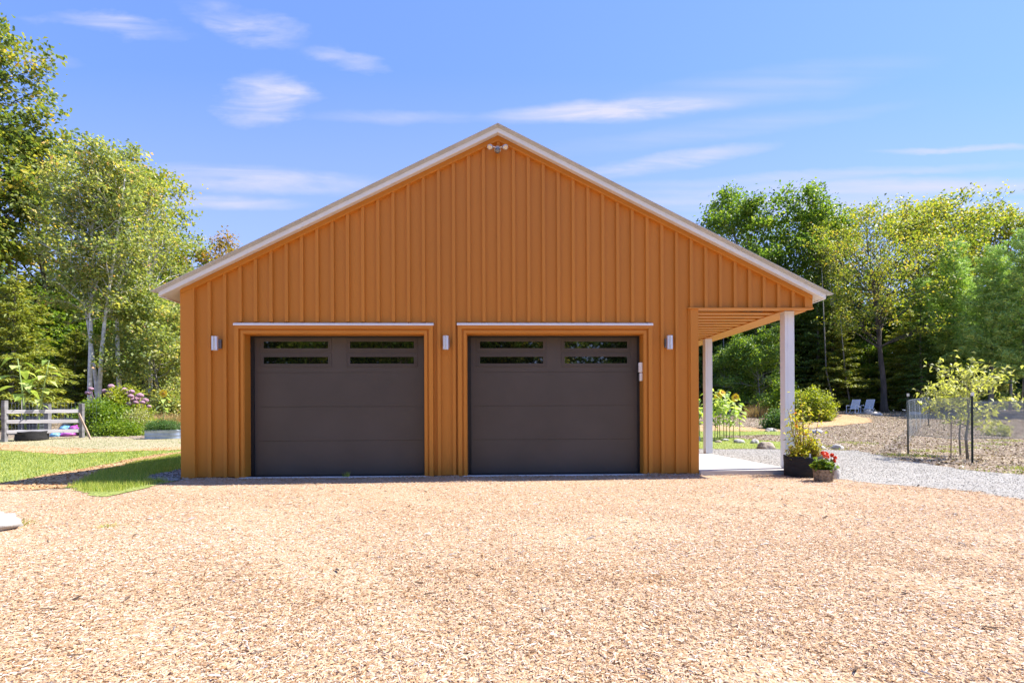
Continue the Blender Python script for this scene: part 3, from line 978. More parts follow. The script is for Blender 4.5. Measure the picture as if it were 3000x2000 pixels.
# door openings: casing, jambs, flashing, sill
for (xa, xb, zt_) in ((-4.228, -1.169, 2.470), (-.46, 2.623, 2.474)):
    cs = MB()
    for (o0, o1, yy) in ((0, .045, -.056), (.045, .075, -.034), (.075, .142, -.075)):
        cs.box(xa-o1, xa-o0, yy, .002, .01, zt_+o0)
        cs.box(xb+o0, xb+o1, yy, .002, .01, zt_+o0)
        cs.box(xa-o1, xb+o1, yy, .002, zt_+o0, zt_+o1)
    cs.box(xa, xa+.012, -.046, .21, .01, zt_-.012)
    cs.box(xb-.012, xb, -.046, .21, .01, zt_-.012)
    cs.box(xa, xb, -.046, .21, zt_-.012, zt_)
    cs.build('door_casing', M['trim'], g, bevel=.002)
    fl = MB().box(xa-.155, xb+.155, -.085, .0, zt_+.142, zt_+.166)
    fl.box(xa-.155, xb+.155, -.090, -.085, zt_+.128, zt_+.160)
    fl.add([(xa-.155, -.085, zt_+.1662), (xb+.155, -.085, zt_+.1662), (xb+.155, .0, zt_+.186), (xa-.155, .0, zt_+.186)], [(0, 1, 2, 3)])
    fl.build('drip_cap', M['white'], g, bevel=.001)
    MB().box(xa-.06, xb+.06, -.10, .30, -.05, .026).build('door_sill', M['sillc'], g, bevel=.004)
    se = MB().box(xa+.012, xa+.07, .19, .215, .022, zt_-.012)
    se.box(xb-.05, xb-.012, .19, .215, .022, zt_-.012)
    se.box(xa+.07, xb-.05, .19, .215, zt_-.040, zt_-.012)
    se.build('weather_seal', M['seal'], g)
    # the overhead door: four sections, each a hair apart
    dx0, dx1 = xa+.03, xb-.03
    dz = [.028, .628, 1.225, 1.822, zt_-.01]
    win = []
    W_ = dx1-dx0
    for r0 in ((.045, .44), (.575, .97)):
        for (za, zb) in ((2.245, 2.365), (1.975, 2.095)):
            win.append((dx0+.07+W_*(r0[0]*.94), dx0+.07+W_*(r0[1]*.94)-0.0, za, zb))
    dr = MB()
    for i in range(3):
        dr.box(dx0, dx1, .225, .27, dz[i]+.003, dz[i+1]-.003)
    dr.box(dx0, dx1, .236, .265, dz[0], dz[4])          # tongue behind the joints
    # top section with four openings cut out
    xs_ = sorted({dx0, dx1, win[0][0], win[0][1], win[2][0], win[2][1]})
    zz_ = [dz[3]+.003, 1.975, 2.095, 2.245, 2.365, dz[4]]
    for i in range(5):
        for j in range(5):
            hole = (i in (1, 3)) and (j in (1, 3))
            if not hole:
                dr.add([(xs_[i], .225, zz_[j]), (xs_[i+1], .225, zz_[j]), (xs_[i+1], .225, zz_[j+1]), (xs_[i], .225, zz_[j+1])], [(0, 1, 2, 3)])
    door = dr.build('garage_door', M['door'], g)
    for (wa, wb, za, zb) in win:
        fr = MB()
        for (o0, o1, yy) in ((.0, .022, .214), (.022, .050, .219), (.05, .058, .214)):
            fr.box(wa-o1, wb+o1, yy, .2262, zb+o0, zb+o1)
            fr.box(wa-o1, wb+o1, yy, .2262, za-o1, za-o0)
            fr.box(wa-o1, wa-o0, yy, .2262, za-o0, zb+o0)
            fr.box(wb+o0, wb+o1, yy, .2262, za-o0, zb+o0)
        fo = fr.build('window_frame', M['door'], door, bevel=.002)
        MB().box(wa-.004, wb+.004, .2305, .2345, za-.004, zb+.004).build('window_pane', M['glass'], door)
MB().box(XL+.01, XW-.01, .01, BK+.1, -.05, .028).build('foundation', M['seal'], g)

# porch: slab, posts, beam, rafters
PE = 5.30
MB().box(XW+.02, PE, -.12, 3.98, -.04, .085).build('porch_slab', M['concrete'], g, bevel=.006)
for py in (.11, 3.76, BK-.2):
    p = MB()
    if py > 6:
        pz = .0
    else:
        pz = .085
    px0 = 5.205
    p.box(px0, px0+.165, py, py+.165, pz+.012, 2.893)
    # boxed post: proud corner laps that leave a fine joint line
    p.box(px0+.052, px0+.169, py-.006, py+.002, pz+.012, 2.893)
    p.box(px0-.002, px0+.042, py-.006, py+.002, pz+.012, 2.893)
    p.box(px0+.01, px0+.155, py+.01, py+.155, pz, pz+.02)
    p.build('porch_post', M['white'], g, bevel=.003)
bm_ = MB().box(5.17, XG+.005, .141, BK-.001, 2.890, 3.02)
bm_.build('porch_beam', M['trim'], g, bevel=.002)
bm_ = MB().box(XW+.03, 5.168, .003, .14, 2.902, 3.02)
bm_.build('porch_header', M['trim'], g)
for k in range(24):
    yy = .40+k*.335
    if yy > BK-.1:
        break
    MB().box(XW+.02, 5.169, yy, yy+.17, 2.905, 2.925).build('porch_slat', M['trim'], g)
MB().box(XW+.002, 5.4, .15, BK-.01, 3.20, 3.22).build('porch_ceiling', M['trim'], g)

# wall lamps, flood light, keypad: fixed on the wall, each a thing


def wall_lamp(x, z, label):
    t = thing('wall_lamp', (x, -.04, z), label, 'wall lamp', 'silver cylinder wall lamps on the garage front')
    MB().box(-.055, .055, -.022, .02, -.075, .075).build('backplate', M['metald'], t, bevel=.003)
    MB().box(-.022, .022, -.06, -.022, -.03, .03).build('bracket', M['metald'], t, bevel=.002)
    b = MB().lathe([(.0, -.119), (.048, -.119), (.052, -.115), (.052, .115), (.048, .119), (.0, .119)], 28, (0, -.108, 0))
    b.build('lamp_cylinder', M['metal'], t, smooth=False)
    return t


wall_lamp(-4.655, 2.285, 'silver cylinder wall lamp left of the left garage door')
wall_lamp(-.80, 2.295, 'silver cylinder wall lamp between the two garage doors')
wall_lamp(3.045, 2.300, 'silver cylinder wall lamp right of the right garage door')

t = thing('flood_light', (.095, -.075, 5.62), 'silver twin head floodlight with sensor under the gable peak', 'floodlight')
MB().lathe([(.0, 0), (.062, 0), (.058, .02), (.03, .032), (0, .032)], 20).build('base_plate', M['metal'], t, smooth=True).rotation_euler = (R(90), 0, 0)
s_ = MB().lathe([(.0, -.05), (.028, -.045), (.042, -.02), (.045, .01), (.03, .035), (0, .04)], 16, (0, -.07, -.045))
s_.build('motion_sensor', M['metald'], t, smooth=True)
for sg in (-1, 1):
    b = MB().tube([(sg*.03, -.04, .01), (sg*.075, -.06, .02)], .012, 8)
    b.build('arm', M['metal'], t)
    d = Vector((sg*.35, -.8, -.45)).normalized()
    c = Vector((sg*.098, -.055, .022))
    h = MB().tube([c-d*.01, c+d*.02, c+d*.07, c+d*.075, c+d*.11], [.026, .034, .036, .042, .044], 16)
    ho = h.build('lamp_head', M['metal'], t, smooth=True)
    MB().tube([c+d*.104, c+d*.112], [.036, .034], 16).build('lens', M['lens'], ho)

t = thing('keypad', (2.60, .02, 1.80), 'white plastic keypad box on the jamb of the right garage door', 'keypad')
MB().box(-.05, .0105, -.03, .05, .0, .17).build('cover', M['wplastic'], t, bevel=.008)
MB().box(-.035, .0105, -.026, .045, -.15, -.012).build('sensor_box', M['wplastic'], t, bevel=.008)


# ================================================================== PLANTS AND TREES
def bend(p0, d, L, n, rnd, curl=.12, up=0.0):
    pts = [Vector(p0)]
    d = Vector(d).normalized()
    for i in range(n):
        d = (d+Vector((rnd.gauss(0, curl), rnd.gauss(0, curl), rnd.gauss(0, curl)+up))).normalized()
        pts.append(pts[-1]+d*(L/n))
    return pts


def deciduous(name, seed, H, tr, base, CR, nl, leafm, barkm, leaf=.24, per=26, lean=(0, 0), forks=1, sub=6, sig=.42, top=.55, elev=(20, 60), dens=1.0, curlt=.05, aspect=.65):
    rnd = random.Random(seed)
    rng = np.random.default_rng(seed)
    tk = MB()
    C = []
    trunks = []
    for f in range(forks):
        dx, dy = lean
        if forks > 1:
            an = 2*math.pi*f/forks+.4
            dx += .17*math.cos(an)
            dy += .17*math.sin(an)*.6
        pts = [Vector((0.18*f, 0, -.2))]
        d = Vector((dx*.3, dy*.3, 1)).normalized()
        n = 12
        for i in range(n):
            d = (d+Vector((rnd.gauss(0, curlt)+dx*.12, rnd.gauss(0, curlt)+dy*.12, .05))).normalized()
            pts.append(pts[-1]+d*(H*.95/n))
        trr = tr*(1 if f == 0 else .8)
        rad = [trr*(1.25 if i == 0 else 1)*(1-.9*(i/n)**.9)+.015 for i in range(n+1)]
        tk.tube(pts, rad, 9)
        trunks.append((pts, rad))
    for pts, rad in trunks:
        n = len(pts)-1
        for k in range(nl//forks):
            s = (k+rnd.random()*.8)/(nl//forks)
            t = base+(1-base)*s*.97
            i = min(int(t*n), n-1)
            fr = t*n-i
            p = pts[i].lerp(pts[i+1], fr)
            r0 = (rad[i]*(1-fr)+rad[i+1]*fr)
            prof = math.sqrt(max(.06, 1-((s-top*.62)/(1-top*.25))**2)) if s > top*.62 else (.62+.38*s/(top*.62))
            L = CR*prof*rnd.uniform(.65, 1.15)
            an = k*2.399+rnd.gauss(0, .4)
            e = R(rnd.uniform(*elev)+s*18)
            d = Vector((math.cos(an)*math.cos(e), math.sin(an)*math.cos(e), math.sin(e)))
            lp = bend(p, d, L, 5, rnd, .13, -.02)
            lr = [max(.012, min(r0*.55, .03+L*.018)*(1-.85*j/5)) for j in range(6)]
            tk.tube(lp, lr, 5, cap=False)
            for j in range(sub):
                q = .3+.7*(j+rnd.random())/sub
                ii_ = min(int(q*5), 4)
                p1 = lp[ii_].lerp(lp[ii_+1], q*5-ii_)
                dd_ = (lp[ii_+1]-lp[ii_]).normalized()+Vector((rnd.gauss(0, .75), rnd.gauss(0, .75), rnd.gauss(.15, .5)))
                L2 = L*rnd.uniform(.22, .42)*(1.15-.5*q)+.25
                sp_ = bend(p1, dd_, L2, 3, rnd, .2)
                tk.tube(sp_, [lr[ii_]*.5+.004, lr[ii_]*.35+.004, .008, .005], 4, cap=False)
                C += [tuple(sp_[2]), tuple(sp_[3])]
            C.append(tuple(lp[-1]))
    C = np.array(C)
    reps = np.maximum(1, rng.poisson(per*dens, len(C)))
    idx = np.repeat(np.arange(len(C)), reps)
    ct = rng.normal(.0, .13, len(C))
    P = C[idx]+rng.normal(size=(len(idx), 3))*np.array([sig, sig, sig*.55])
    v, q = leafcards(rng, P, np.full(len(P), leaf), aspect)
    # young leaves at the rim of each bough are paler
    tint = np.clip(rng.normal(.45, .2, len(P))+ct[idx], 0, 1)
    root = thing(name, (0, 0, 0))
    tk.build('trunk', barkm, root, smooth=True)
    npmesh('crown', v, q, tint, leafm, root)
    return root


def conifer(name, seed, H, tr, base, CR, leafm, barkm, sp=.34, per=.055, needle=.26, asp=.22, droop=.28, power=.8, up0=.1, flat=.05, tuft=0, dead=0):
    rnd = random.Random(seed)
    rng = np.random.default_rng(seed)
    tk = MB()
    pts = [Vector((0, 0, -.2))]
    for i in range(10):
        pts.append(Vector((pts[-1].x+rnd.gauss(0, .04), pts[-1].y+rnd.gauss(0, .04), H*(i+1)/10)))
    rad = [tr*(1-.92*i/10)+.008 for i in range(11)]
    tk.tube(pts, rad, 8)

    def tp(z):
        t = min(max(z/H*10, 0), 9.999)
        i = int(t)
        return pts[i].lerp(pts[i+1], t-i), rad[i]

    Ps, Ds = [], []
    z = H*base
    k = 0
    while z < H*.985:
        s = (z-H*base)/(H*(1-base))
        nb = rnd.choice((4, 5, 5, 6)) if s < .8 else 4
        for b in range(nb):
            an = k*1.1+2*math.pi*b/nb+rnd.gauss(0, .25)
            env = (1-s)**power
            if s < .12:
                env *= .6+.4*s/.12
            L = CR*env*rnd.uniform(.62, 1.12)+.12
            p, r0 = tp(z+rnd.uniform(-.12, .12))
            d = Vector((math.cos(an), math.sin(an), up0+rnd.gauss(0, .08)+s*.5))
            path = [p]
            n = 5
            for j in range(n):
                d = d.normalized()
                d.z -= droop/n
                d.x += rnd.gauss(0, .05)
                d.y += rnd.gauss(0, .05)
                path.append(path[-1]+d.normalized()*(L/n))
            tk.tube(path, [max(.006, min(r0*.4, .012+L*.009)*(1-.9*j/n)) for j in range(n+1)], 4, cap=False)
            m = int(L/per*(1.0+L*.25))+3
            q = rng.uniform(.12, 1.03, m)
            ii_ = np.minimum((q*n).astype(int), n-1)
            pa = np.array([tuple(v_) for v_ in path])
            base_p = pa[ii_]+(pa[ii_+1]-pa[ii_])*(q*n-ii_)[:, None]
            dirv = unit(pa[ii_+1]-pa[ii_])
            side = unit(np.cross(dirv, [[0, 0, 1]]))
            wv = (L*.30*(1-q)**.6*np.minimum(q*4, 1)+.10)
            off = rng.uniform(-1, 1, m)
            if tuft:
                pos = base_p+side*(off*wv)[:, None]+rng.normal(size=(m, 3))*[[.08, .08, .10]]
                dr = dirv*.5+side*np.sign(off)[:, None]*.5+rng.normal(size=(m, 3))*.7+[[0, 0, .35]]
            else:
                pos = base_p+side*(off*wv)[:, None]+rng.normal(size=(m, 3))*[[.03, .03, flat]]
                pos[:, 2] -= np.abs(off)*wv*.25
                dr = dirv+side*(off*1.1)[:, None]
            Ps.append(pos)
            Ds.append(dr)
        z += sp*rnd.uniform(.75, 1.25)
        k += 1
    for j in range(dead):
        zz = H*base*rnd.uniform(.25, 1)
        p, r0 = tp(zz)
        an = rnd.random()*6.28
        pp = bend(p, (math.cos(an), math.sin(an), rnd.uniform(-.1, .25)), rnd.uniform(.6, 1.8), 4, rnd, .12)
        tk.tube(pp, [.014, .011, .008, .006, .004], 4, cap=False)
    P = np.concatenate(Ps)
    Dr = np.concatenate(Ds)
    v, q = leafcards(rng, P, np.full(len(P), needle), asp, up=1.4 if not tuft else .3, dirs=Dr, droop=.12)
    tint = np.clip(rng.normal(.45, .22, len(P)), 0, 1)
    root = thing(name, (0, 0, 0))
    tk.build('trunk', barkm, root, smooth=True)
    npmesh('crown', v, q, tint, leafm, root)
    return root


oak = deciduous('oak_tree', 11, 24, .34, .22, 5.2, 46, M['leaf_oak'], M['bark_dark'], leaf=.28, per=26, sub=6, sig=.40, top=.55)
oak2 = deciduous('oak_tree', 12, 18, .24, .25, 4.2, 38, M['leaf_oak'], M['bark_dark'], leaf=.26, per=19, sub=6, sig=.36, top=.6)
birch = deciduous('birch_tree', 21, 18, .15, .40, 3.3, 40, M['leaf_birch'], M['bark_birch'], leaf=.22, per=11, sub=6, sig=.34, top=.5, elev=(25, 65), curlt=.02)
birchf = deciduous('birch_tree', 23, 17.5, .15, .42, 2.9, 42, M['leaf_birch'], M['bark_birch'], leaf=.22, per=14, sub=6, sig=.36, top=.5, elev=(25, 65), forks=2, curlt=.015)
maple = deciduous('maple_tree', 31, 17.2, .24, .30, 4.6, 46, M['leaf_maple'], M['bark_grey'], leaf=.26, per=28, sub=7, sig=.45, top=.7)
gold = deciduous('maple_tree', 42, 17.4, .28, .38, 7.6, 52, M['leaf_gold'], M['bark_dark'], leaf=.25, per=13, sub=7, sig=.40, top=.75, elev=(25, 58), forks=2)
goldy = deciduous('maple_tree', 43, 17.0, .2, .3, 4.4, 40, M['leaf_gold'], M['bark_grey'], leaf=.24, per=24, sub=6, sig=.45, top=.6)
orange = deciduous('maple_tree', 44, 14.5, .14, .4, 2.6, 26, M['leaf_orange'], M['bark_grey'], leaf=.22, per=18, sub=5, sig=.35, top=.6)
under = deciduous('young_maple', 51, 7.5, .07, .12, 2.7, 34, M['leaf_birch'], M['bark_grey'], leaf=.20, per=26, sub=6, sig=.30, top=.45, elev=(0, 35))
underg = deciduous('young_maple', 52, 7.0, .07, .10, 2.8, 34, M['leaf_maple'], M['bark_grey'], leaf=.20, per=26, sub=6, sig=.30, top=.45, elev=(0, 35))
hem = conifer('hemlock_tree', 61, 12.5, .17, .06, 3.0, M['hemlock'], M['bark_grey'], sp=.36, per=.030, needle=.28, asp=.30, dead=0)
hemt = conifer('hemlock_tree', 62, 14.5, .16, .34, 2.6, M['hemlock'], M['bark_grey'], sp=.38, per=.030, needle=.28, asp=.30, dead=26)
hemb = conifer('hemlock_tree', 63, 8.2, .14, .04, 3.4, M['hemlockb'], M['bark_grey'], sp=.26, per=.024, needle=.24, asp=.28, droop=.35)
pine = conifer('pine_tree', 71, 14.0, .2, .22, 3.5, M['pine'], M['bark_grey'], sp=.42, per=.020, needle=.36, asp=.17, droop=-.12, power=.62, up0=.12, tuft=1, dead=14)
pine2 = conifer('pine_tree', 72, 12.5, .17, .30, 3.2, M['pine'], M['bark_grey'], sp=.42, per=.020, needle=.36, asp=.17, droop=-.10, power=.6, up0=.10, tuft=1, dead=18)

used = set()


def plant(proto, px, d, label, top=None, rz=0, cat='tree', group=None, s=1.0, H=None, x=None):
    X_, Y_, _ = AT(px, d)
    if x is not None:
        X_ = x
    z = hgt(X_, Y_)
    loc = (X_, Y_, z-.02)
    if top is not None and H:
        zt_ = EYE+(1209-top)/F*d
        s = (zt_-z)/H
    if proto.name not in used:
        used.add(proto.name)
        proto.location = loc
        proto.rotation_euler = (0, 0, rz)
        proto.scale = (s, s, s)
        proto['label'] = label
        if group:
            proto['group'] = group
        o = proto
    else:
        o = dup(proto, loc, label, group, rz, s)
    o['category'] = cat
    return o


WG = 'trees at the edge of the woods'
# left of the garage
plant(oak, -50, 36, 'tallest oak with dark heavy crown at the left edge', 105, 0.6, H=24.5, group=WG)
plant(oak2, 150, 39, 'broad oak with yellowing crown right of the tallest oak', 400, 1.9, H=18.3, group=WG)
plant(oak2, -160, 34, 'oak whose crown only just enters at the left edge', 300, 4.0, H=18.3, group=WG)
plant(birch, 262, 31, 'slender white birch rising straight behind the shrub border', 440, 0.3, H=18.3, group=WG)
plant(birchf, 284, 31.5, 'forked white birch right of the straight birch', 470, 5.9, H=17.6, group=WG)
plant(birch, 352, 32, 'white birch trunk behind the mauve flowers', 430, 2.2, H=18.3, group=WG)
plant(birch, 442, 34, 'pale birch nearest the left wall of the garage', 520, 3.9, H=18.3, group=WG)
plant(goldy, 420, 44, 'loose yellowing maple behind the birches', 520, 1.0, H=17.2, group=WG)
plant(orange, 622, 47, 'orange tinted maple top showing above the left roof slope', 690, 0, H=14.8, group=WG)
plant(orange, 545, 50, 'thin maple top between the birches and the orange tree', 745, 2, H=14.8, group=WG)
plant(hemb, 30, 26.5, 'bright feathery hemlock behind the potted sunflowers', 800, 0, H=8.2, group=WG)
plant(hem, 150, 41, 'dark hemlock behind the rail fence', 760, 1.2, H=12.5, group=WG)
plant(hem, 325, 43, 'dark hemlock behind the birch trunks', 800, 2.8, H=12.5, group=WG)
plant(hem, 470, 44, 'dark hemlock beside the left wall of the garage', 830, .5, H=12.5, group=WG)
plant(hem, -60, 42, 'dark hemlock at the far left edge', 620, 4.5, H=12.5, group=WG)
plant(under, 400, 38, 'pale layered young maple behind the stock tank planter', 860, 0, H=7.5, group=WG)
plant(under, 480, 33, 'pale young maple spreading beside the left eave', 880, 2.4, H=7.5, group=WG)
plant(underg, 190, 39, 'young green maple left of the birch trunks', 900, 1.1, H=7.0, group=WG)
plant(underg, 310, 42, 'young green maple between the birch trunks', 800, 3.0, H=7.0, group=WG)
plant(under, 425, 36, 'small pale young maple right of the mauve flowers', 930, 4.4, H=7.5, group=WG)
# right of the garage
plant(maple, 2360, 45, 'green maple partly hidden between the round maple and the golden one', 620, 2.4, H=17.5, group=WG)
plant(goldy, 2690, 43, 'yellow green maple right of the dark forked trunk', 600, 5.2, H=17.2, group=WG)
plant(hem, 2580, 42, 'dark hemlock straight behind the dark forked trunk', 800, 1.7, H=12.5, group=WG)
plant(hem, 2860, 37, 'dark hemlock between the two blue green pines', 800, 2.9, H=12.5, group=WG)
plant(maple, 2235, 43, 'round green maple above the right roof slope', 572, 0.4, H=17.5, group=WG)
plant(goldy, 2420, 46, 'yellow green maple right of the round green maple', 625, 2.0, H=17.2, group=WG)
plant(gold, 2592, 36, 'sparse golden maple with dark forked trunk', 570, 3.3, H=21.0, group=WG)
plant(goldy, 2790, 47, 'golden maple behind the pines', 575, 4.2, H=17.2, group=WG)
plant(goldy, 2930, 49, 'golden maple at the right edge behind the pines', 615, .7, H=17.2, group=WG)
plant(birch, 2443, 41, 'thin pale trunked birch behind the right eave', 700, 1.6, H=18.3, group=WG)
plant(pine, 2790, 36, 'soft green pine right of the golden maple', 690, 0, H=14, group=WG)
plant(pine2, 2905, 33, 'blue green pine with bare lower trunk right of the soft green pine', 700, 1, H=12.5, group=WG)
plant(pine, 3010, 31, 'dense blue green pine at the right edge', 660, 2.5, H=14, group=WG)
plant(pine2, 2700, 40, 'small pine behind the dark forked trunk', 800, 2.2, H=12.5, group=WG)
plant(hem, 2395, 41, 'dark hemlock behind the lime green shrub', 770, 2, H=12.5, group=WG)
plant(hem, 2500, 43, 'dark hemlock behind the white chairs', 830, 3.7, H=12.5, group=WG)
plant(hem, 2700, 36, 'dark hemlock right of the white chairs', 880, .9, H=12.5, group=WG)
plant(hemt, 2215, 40, 'hemlock with bare dead limbs framed by the porch', 700, 2.6, H=14.5, group=WG)
plant(hemt, 2285, 42, 'thick straight hemlock trunk beside the near porch post', 720, .2, H=14.5, group=WG)
plant(hemt, 2178, 43, 'thin leaning hemlock behind the sunflowers', 800, 1.2, H=14.5, group=WG)
plant(hemt, 2250, 45, 'slim hemlock trunk deep in the porch opening', 760, 4.4, H=14.5, group=WG)
plant(hem, 2060, 46, 'dark hemlock seen past the far porch post', 780, 5, H=12.5, group=WG)
plant(hemt, 2820, 38, 'bare lower trunk hemlock behind the netting fence', 760, 3.4, H=14.5, group=WG)
plant(hemt, 2960, 39, 'bare trunk hemlock behind the sapling', 780, 5.1, H=14.5, group=WG)
plant(underg, 2150, 38, 'sunlit young maple under the porch roof line', 1000, 1.1, H=7.0, group=WG)
plant(underg, 2225, 36, 'pale young maple between the porch posts', 985, 2.1, H=7.0, group=WG)
plant(underg, 2555, 41, 'small green maple between the chairs and the dark trunk', 1010, 4.1, H=7.0, group=WG)
plant(under, 2880, 42, 'low yellow green maple behind the netting', 1020, 3.1, H=7.5, group=WG)
plant(hemb, 2445, 40, 'bright feathery hemlock between the lime shrub and the dark trunk', 890, 1.2, H=8.2, group=WG)  # hemlocks showing as sunlit patches through their lighter needle colour
plant(hemb, 2672, 38, 'bright low hemlock just right of the dark forked trunk', 900, 3.2, H=8.2, group=WG)
plant(hemb, 2770, 41, 'bright feathery hemlock behind the first netting post', 930, 4.7, H=8.2, group=WG)
plant(hemb, 2165, 42, 'bright feathery hemlock framed by the two porch posts', 960, 2.2, H=8.2, group=WG)
plant(hemb, 480, 37, 'bright feathery hemlock behind the sunflower by the wall', 960, 5.2, H=8.2, group=WG)
plant(hemb, 215, 37, 'bright feathery hemlock left of the birch trunks', 960, .9, H=8.2, group=WG)
# just outside the frame and behind the camera (what the door glass mirrors)
BG = 'trees across the drive mirrored in the door windows'
plant(oak2, 3230, 36, 'oak just outside the right edge', None, 1, s=.9, group=WG)
for i, (xx, yy, pr, rz, s_) in enumerate([(-26, -31, maple, .5, .9), (-19, -29, oak2, 1.5, .85), (-12, -32, underg, 2.5, 1.5), (-7, -30, maple, 3.5, .85), (-1, -33, hem, 0, 1.2), (5, -31, oak2, 4.1, .8),
                                          (11, -33, hem, 1, 1.2), (17, -31, hem, 2, 1.1), (-15, -36, oak2, 5, 1), (23, -33, oak2, .2, .9), (-32, -34, oak2, .8, .95), (1, -37, oak2, 3, .9)]):
    o = dup(pr, (xx, yy, -.02), 'tree standing across the drive behind the photographer', BG, rz, s_)
    o['category'] = 'tree'

# the woods behind the named trees: one mass of foliage and slim stems
rng = np.random.default_rng(99)


def woods(name, label, x0, x1, y0, y1, n, htop, seed, sz=.42):
    rng = np.random.default_rng(seed)
    nc = n//40
    cx = rng.uniform(x0, x1, nc)
    cy = rng.uniform(y0, y1, nc)
    u = rng.uniform(0, 1, nc)
    hh = htop(cx)*(1+.12*np.sin(cx*.9)+.08*np.sin(cx*2.3+1))
    cz = hgtv(cx, cy)+.1+u**.8*hh
    idx = np.repeat(np.arange(nc), 40)
    P = np.stack([cx, cy, cz], 1)[idx]+rng.normal(size=(len(idx), 3))*[[.75, .75, .38]]
    P[:, 2] = np.maximum(P[:, 2], 1.0)
    v, q = leafcards(rng, P, np.full(len(P), sz), .6)
    tint = np.clip(rng.normal(.42, .22, len(P))+rng.normal(0, .12, nc)[idx], 0, 1)
    o = npmesh(name, v, q, tint, M['wood_leaf'])
    tag(o, label, 'woods', kind='stuff')


woods('woods', 'deep green woodland filling the background left of the garage', -62, -14, 34, 50, 130000, lambda x: 10+0*x, 5)
woods('woods', 'deep green woodland filling the background right of the garage', 12, 66, 34, 50, 150000, lambda x: 9.5+0*x, 6)
woods('woods', 'dense woodland across the drive behind the photographer', -45, 45, -44, -36, 60000, lambda x: 10+0*x, 8, .6)
st = MB()
rnd = random.Random(4)
for i in range(90):
    xx = rnd.choice((rnd.uniform(-50, -14), rnd.uniform(14, 56)))
    yy = rnd.uniform(29, 40)
    h = rnd.uniform(6, 12)
    l1, l2 = rnd.gauss(0, .25), rnd.gauss(0, .25)
    st.tube([(xx, yy, hgt(xx, yy)-.1), (xx+l1, yy, 4), (xx+l1+l2, yy, h)], [rnd.uniform(.04, .11), .05, .02], 6)
tag(st.build('woodland_stems', M['bark_grey'], smooth=True), 'many slim grey stems standing in the shade of the woods', 'tree stems', kind='stuff')


# ---- shrubs
def shrub(name, loc, rx, ry, h, n, leafm, leaf, label, cat='shrub', seed=1, stems=9, sig=.14, asp=.55, group=None, stemm='twig', shell=.75):
    rnd = random.Random(seed)
    rng = np.random.default_rng(seed)
    t = thing(name, loc, label, cat, group)
    s = MB()
    nc = max(20, n//28)
    d = unit(rng.normal(size=(nc, 3)))
    d[:, 2] = np.abs(d[:, 2])
    rr = rng.uniform(.35, 1, nc)**.5*(1+.12*np.sin(d[:, 0]*5+seed)+.1*np.sin(d[:, 1]*7))
    C = np.stack([d[:, 0]*rx*rr, d[:, 1]*ry*rr, .06*h+d[:, 2]*h*.92*rr], 1)
    for k in range(stems):
        c = C[rng.integers(nc)]
        s.tube([(rnd.gauss(0, .08), rnd.gauss(0, .08), -.03), (c[0]*.4, c[1]*.4, c[2]*.5), tuple(c)], [.018, .012, .005], 5)
    s.build('stems', M[stemm], t)
    idx = np.repeat(np.arange(nc), 28)
    P = C[idx]+rng.normal(size=(len(idx), 3))*sig
    P[:, 2] = np.maximum(P[:, 2], .02)
    v, q = leafcards(rng, P, np.full(len(P), leaf), asp)
    npmesh('foliage', v, q, np.clip(rng.normal(.5, .2, len(P))+rng.normal(0, .12, nc)[idx], 0, 1), leafm, t)
    return t


p = G(262, 1275)
shrub('garden_shrub', p+Vector((0, .9, 0)), 1.25, .9, 1.45, 9000, M['bush'], .10, 'rounded green shrub right of the rail fence post', seed=3)
p = G(330, 1277)
shrub('garden_shrub', p+Vector((0, .5, 0)), 1.0, .7, .55, 5000, M['bush'], .08, 'low bright green shrub in front of the mauve flowers', seed=4)
p = G(205, 1270)
shrub('garden_shrub', p+Vector((0, 1.6, 0)), .9, .7, 1.3, 5000, M['bush'], .10, 'green shrub behind the fence rails', seed=5)
p = G(395, 1268)
shrub('white_flower_bush', p, .55, .4, .95, 3600, M['pale'], .08, 'cream flowering plant left of the stock tank planter', 'flowering plant', seed=6)
# joe-pye weed with mauve domes
p = G(335, 1262)
t = shrub('mauve_flower_bush', p+Vector((0, .6, 0)), 1.35, .8, 1.95, 7500, M['bushy'], .12, 'tall mauve domed flowers growing in front of the birches', 'flowering plant', seed=8, stemm='stem')
rnd = random.Random(5)
sun_p = p+Vector((0, .6, 0))
ty = sun_p.y+D
for (qx, qy, r) in [(325, 1131, 14), (307, 1145, 13), (322, 1152, 16), (363, 1142, 16), (385, 1147, 14), (371, 1153, 15), (383, 1160, 13), (410, 1158, 16), (402, 1167, 15), (391, 1170, 14),
                    (426, 1172, 14), (417, 1178, 11), (323, 1166, 15), (378, 1182, 12), (258, 1150, 13), (266, 1139, 12), (437, 1190, 9), (365, 1199, 10), (397, 1178, 11)]:
    X_, Y_, Z_ = AT(qx, ty-.3+rnd.uniform(-.3, .3), qy)
    c = Vector((X_, Y_, Z_))-sun_p
    rr = r*ty/F*.62
    b = MB()
    bm = bmesh.new()
    bmesh.ops.create_icosphere(bm, subdivisions=2, radius=1)
    vv = []
    for v_ in bm.verts:
        k_ = 1+.18*mnoise.noise(v_.co*3+c)
        vv.append((c.x+v_.co.x*rr*k_, c.y+v_.co.y*rr*k_, c.z+v_.co.z*rr*.72*k_))
    b.add(vv, [tuple(x_.index for x_ in f.verts) for f in bm.faces])
    bm.free()
    b.tube([(c.x, c.y, c.z), (c.x*.9, c.y*.9, c.z*.75), (c.x*.5, c.y*.5, .05)], [.01, .01, .012], 4)
    b.build('flower_head', M['pink'], t, smooth=False)

p = G(345, 1248)
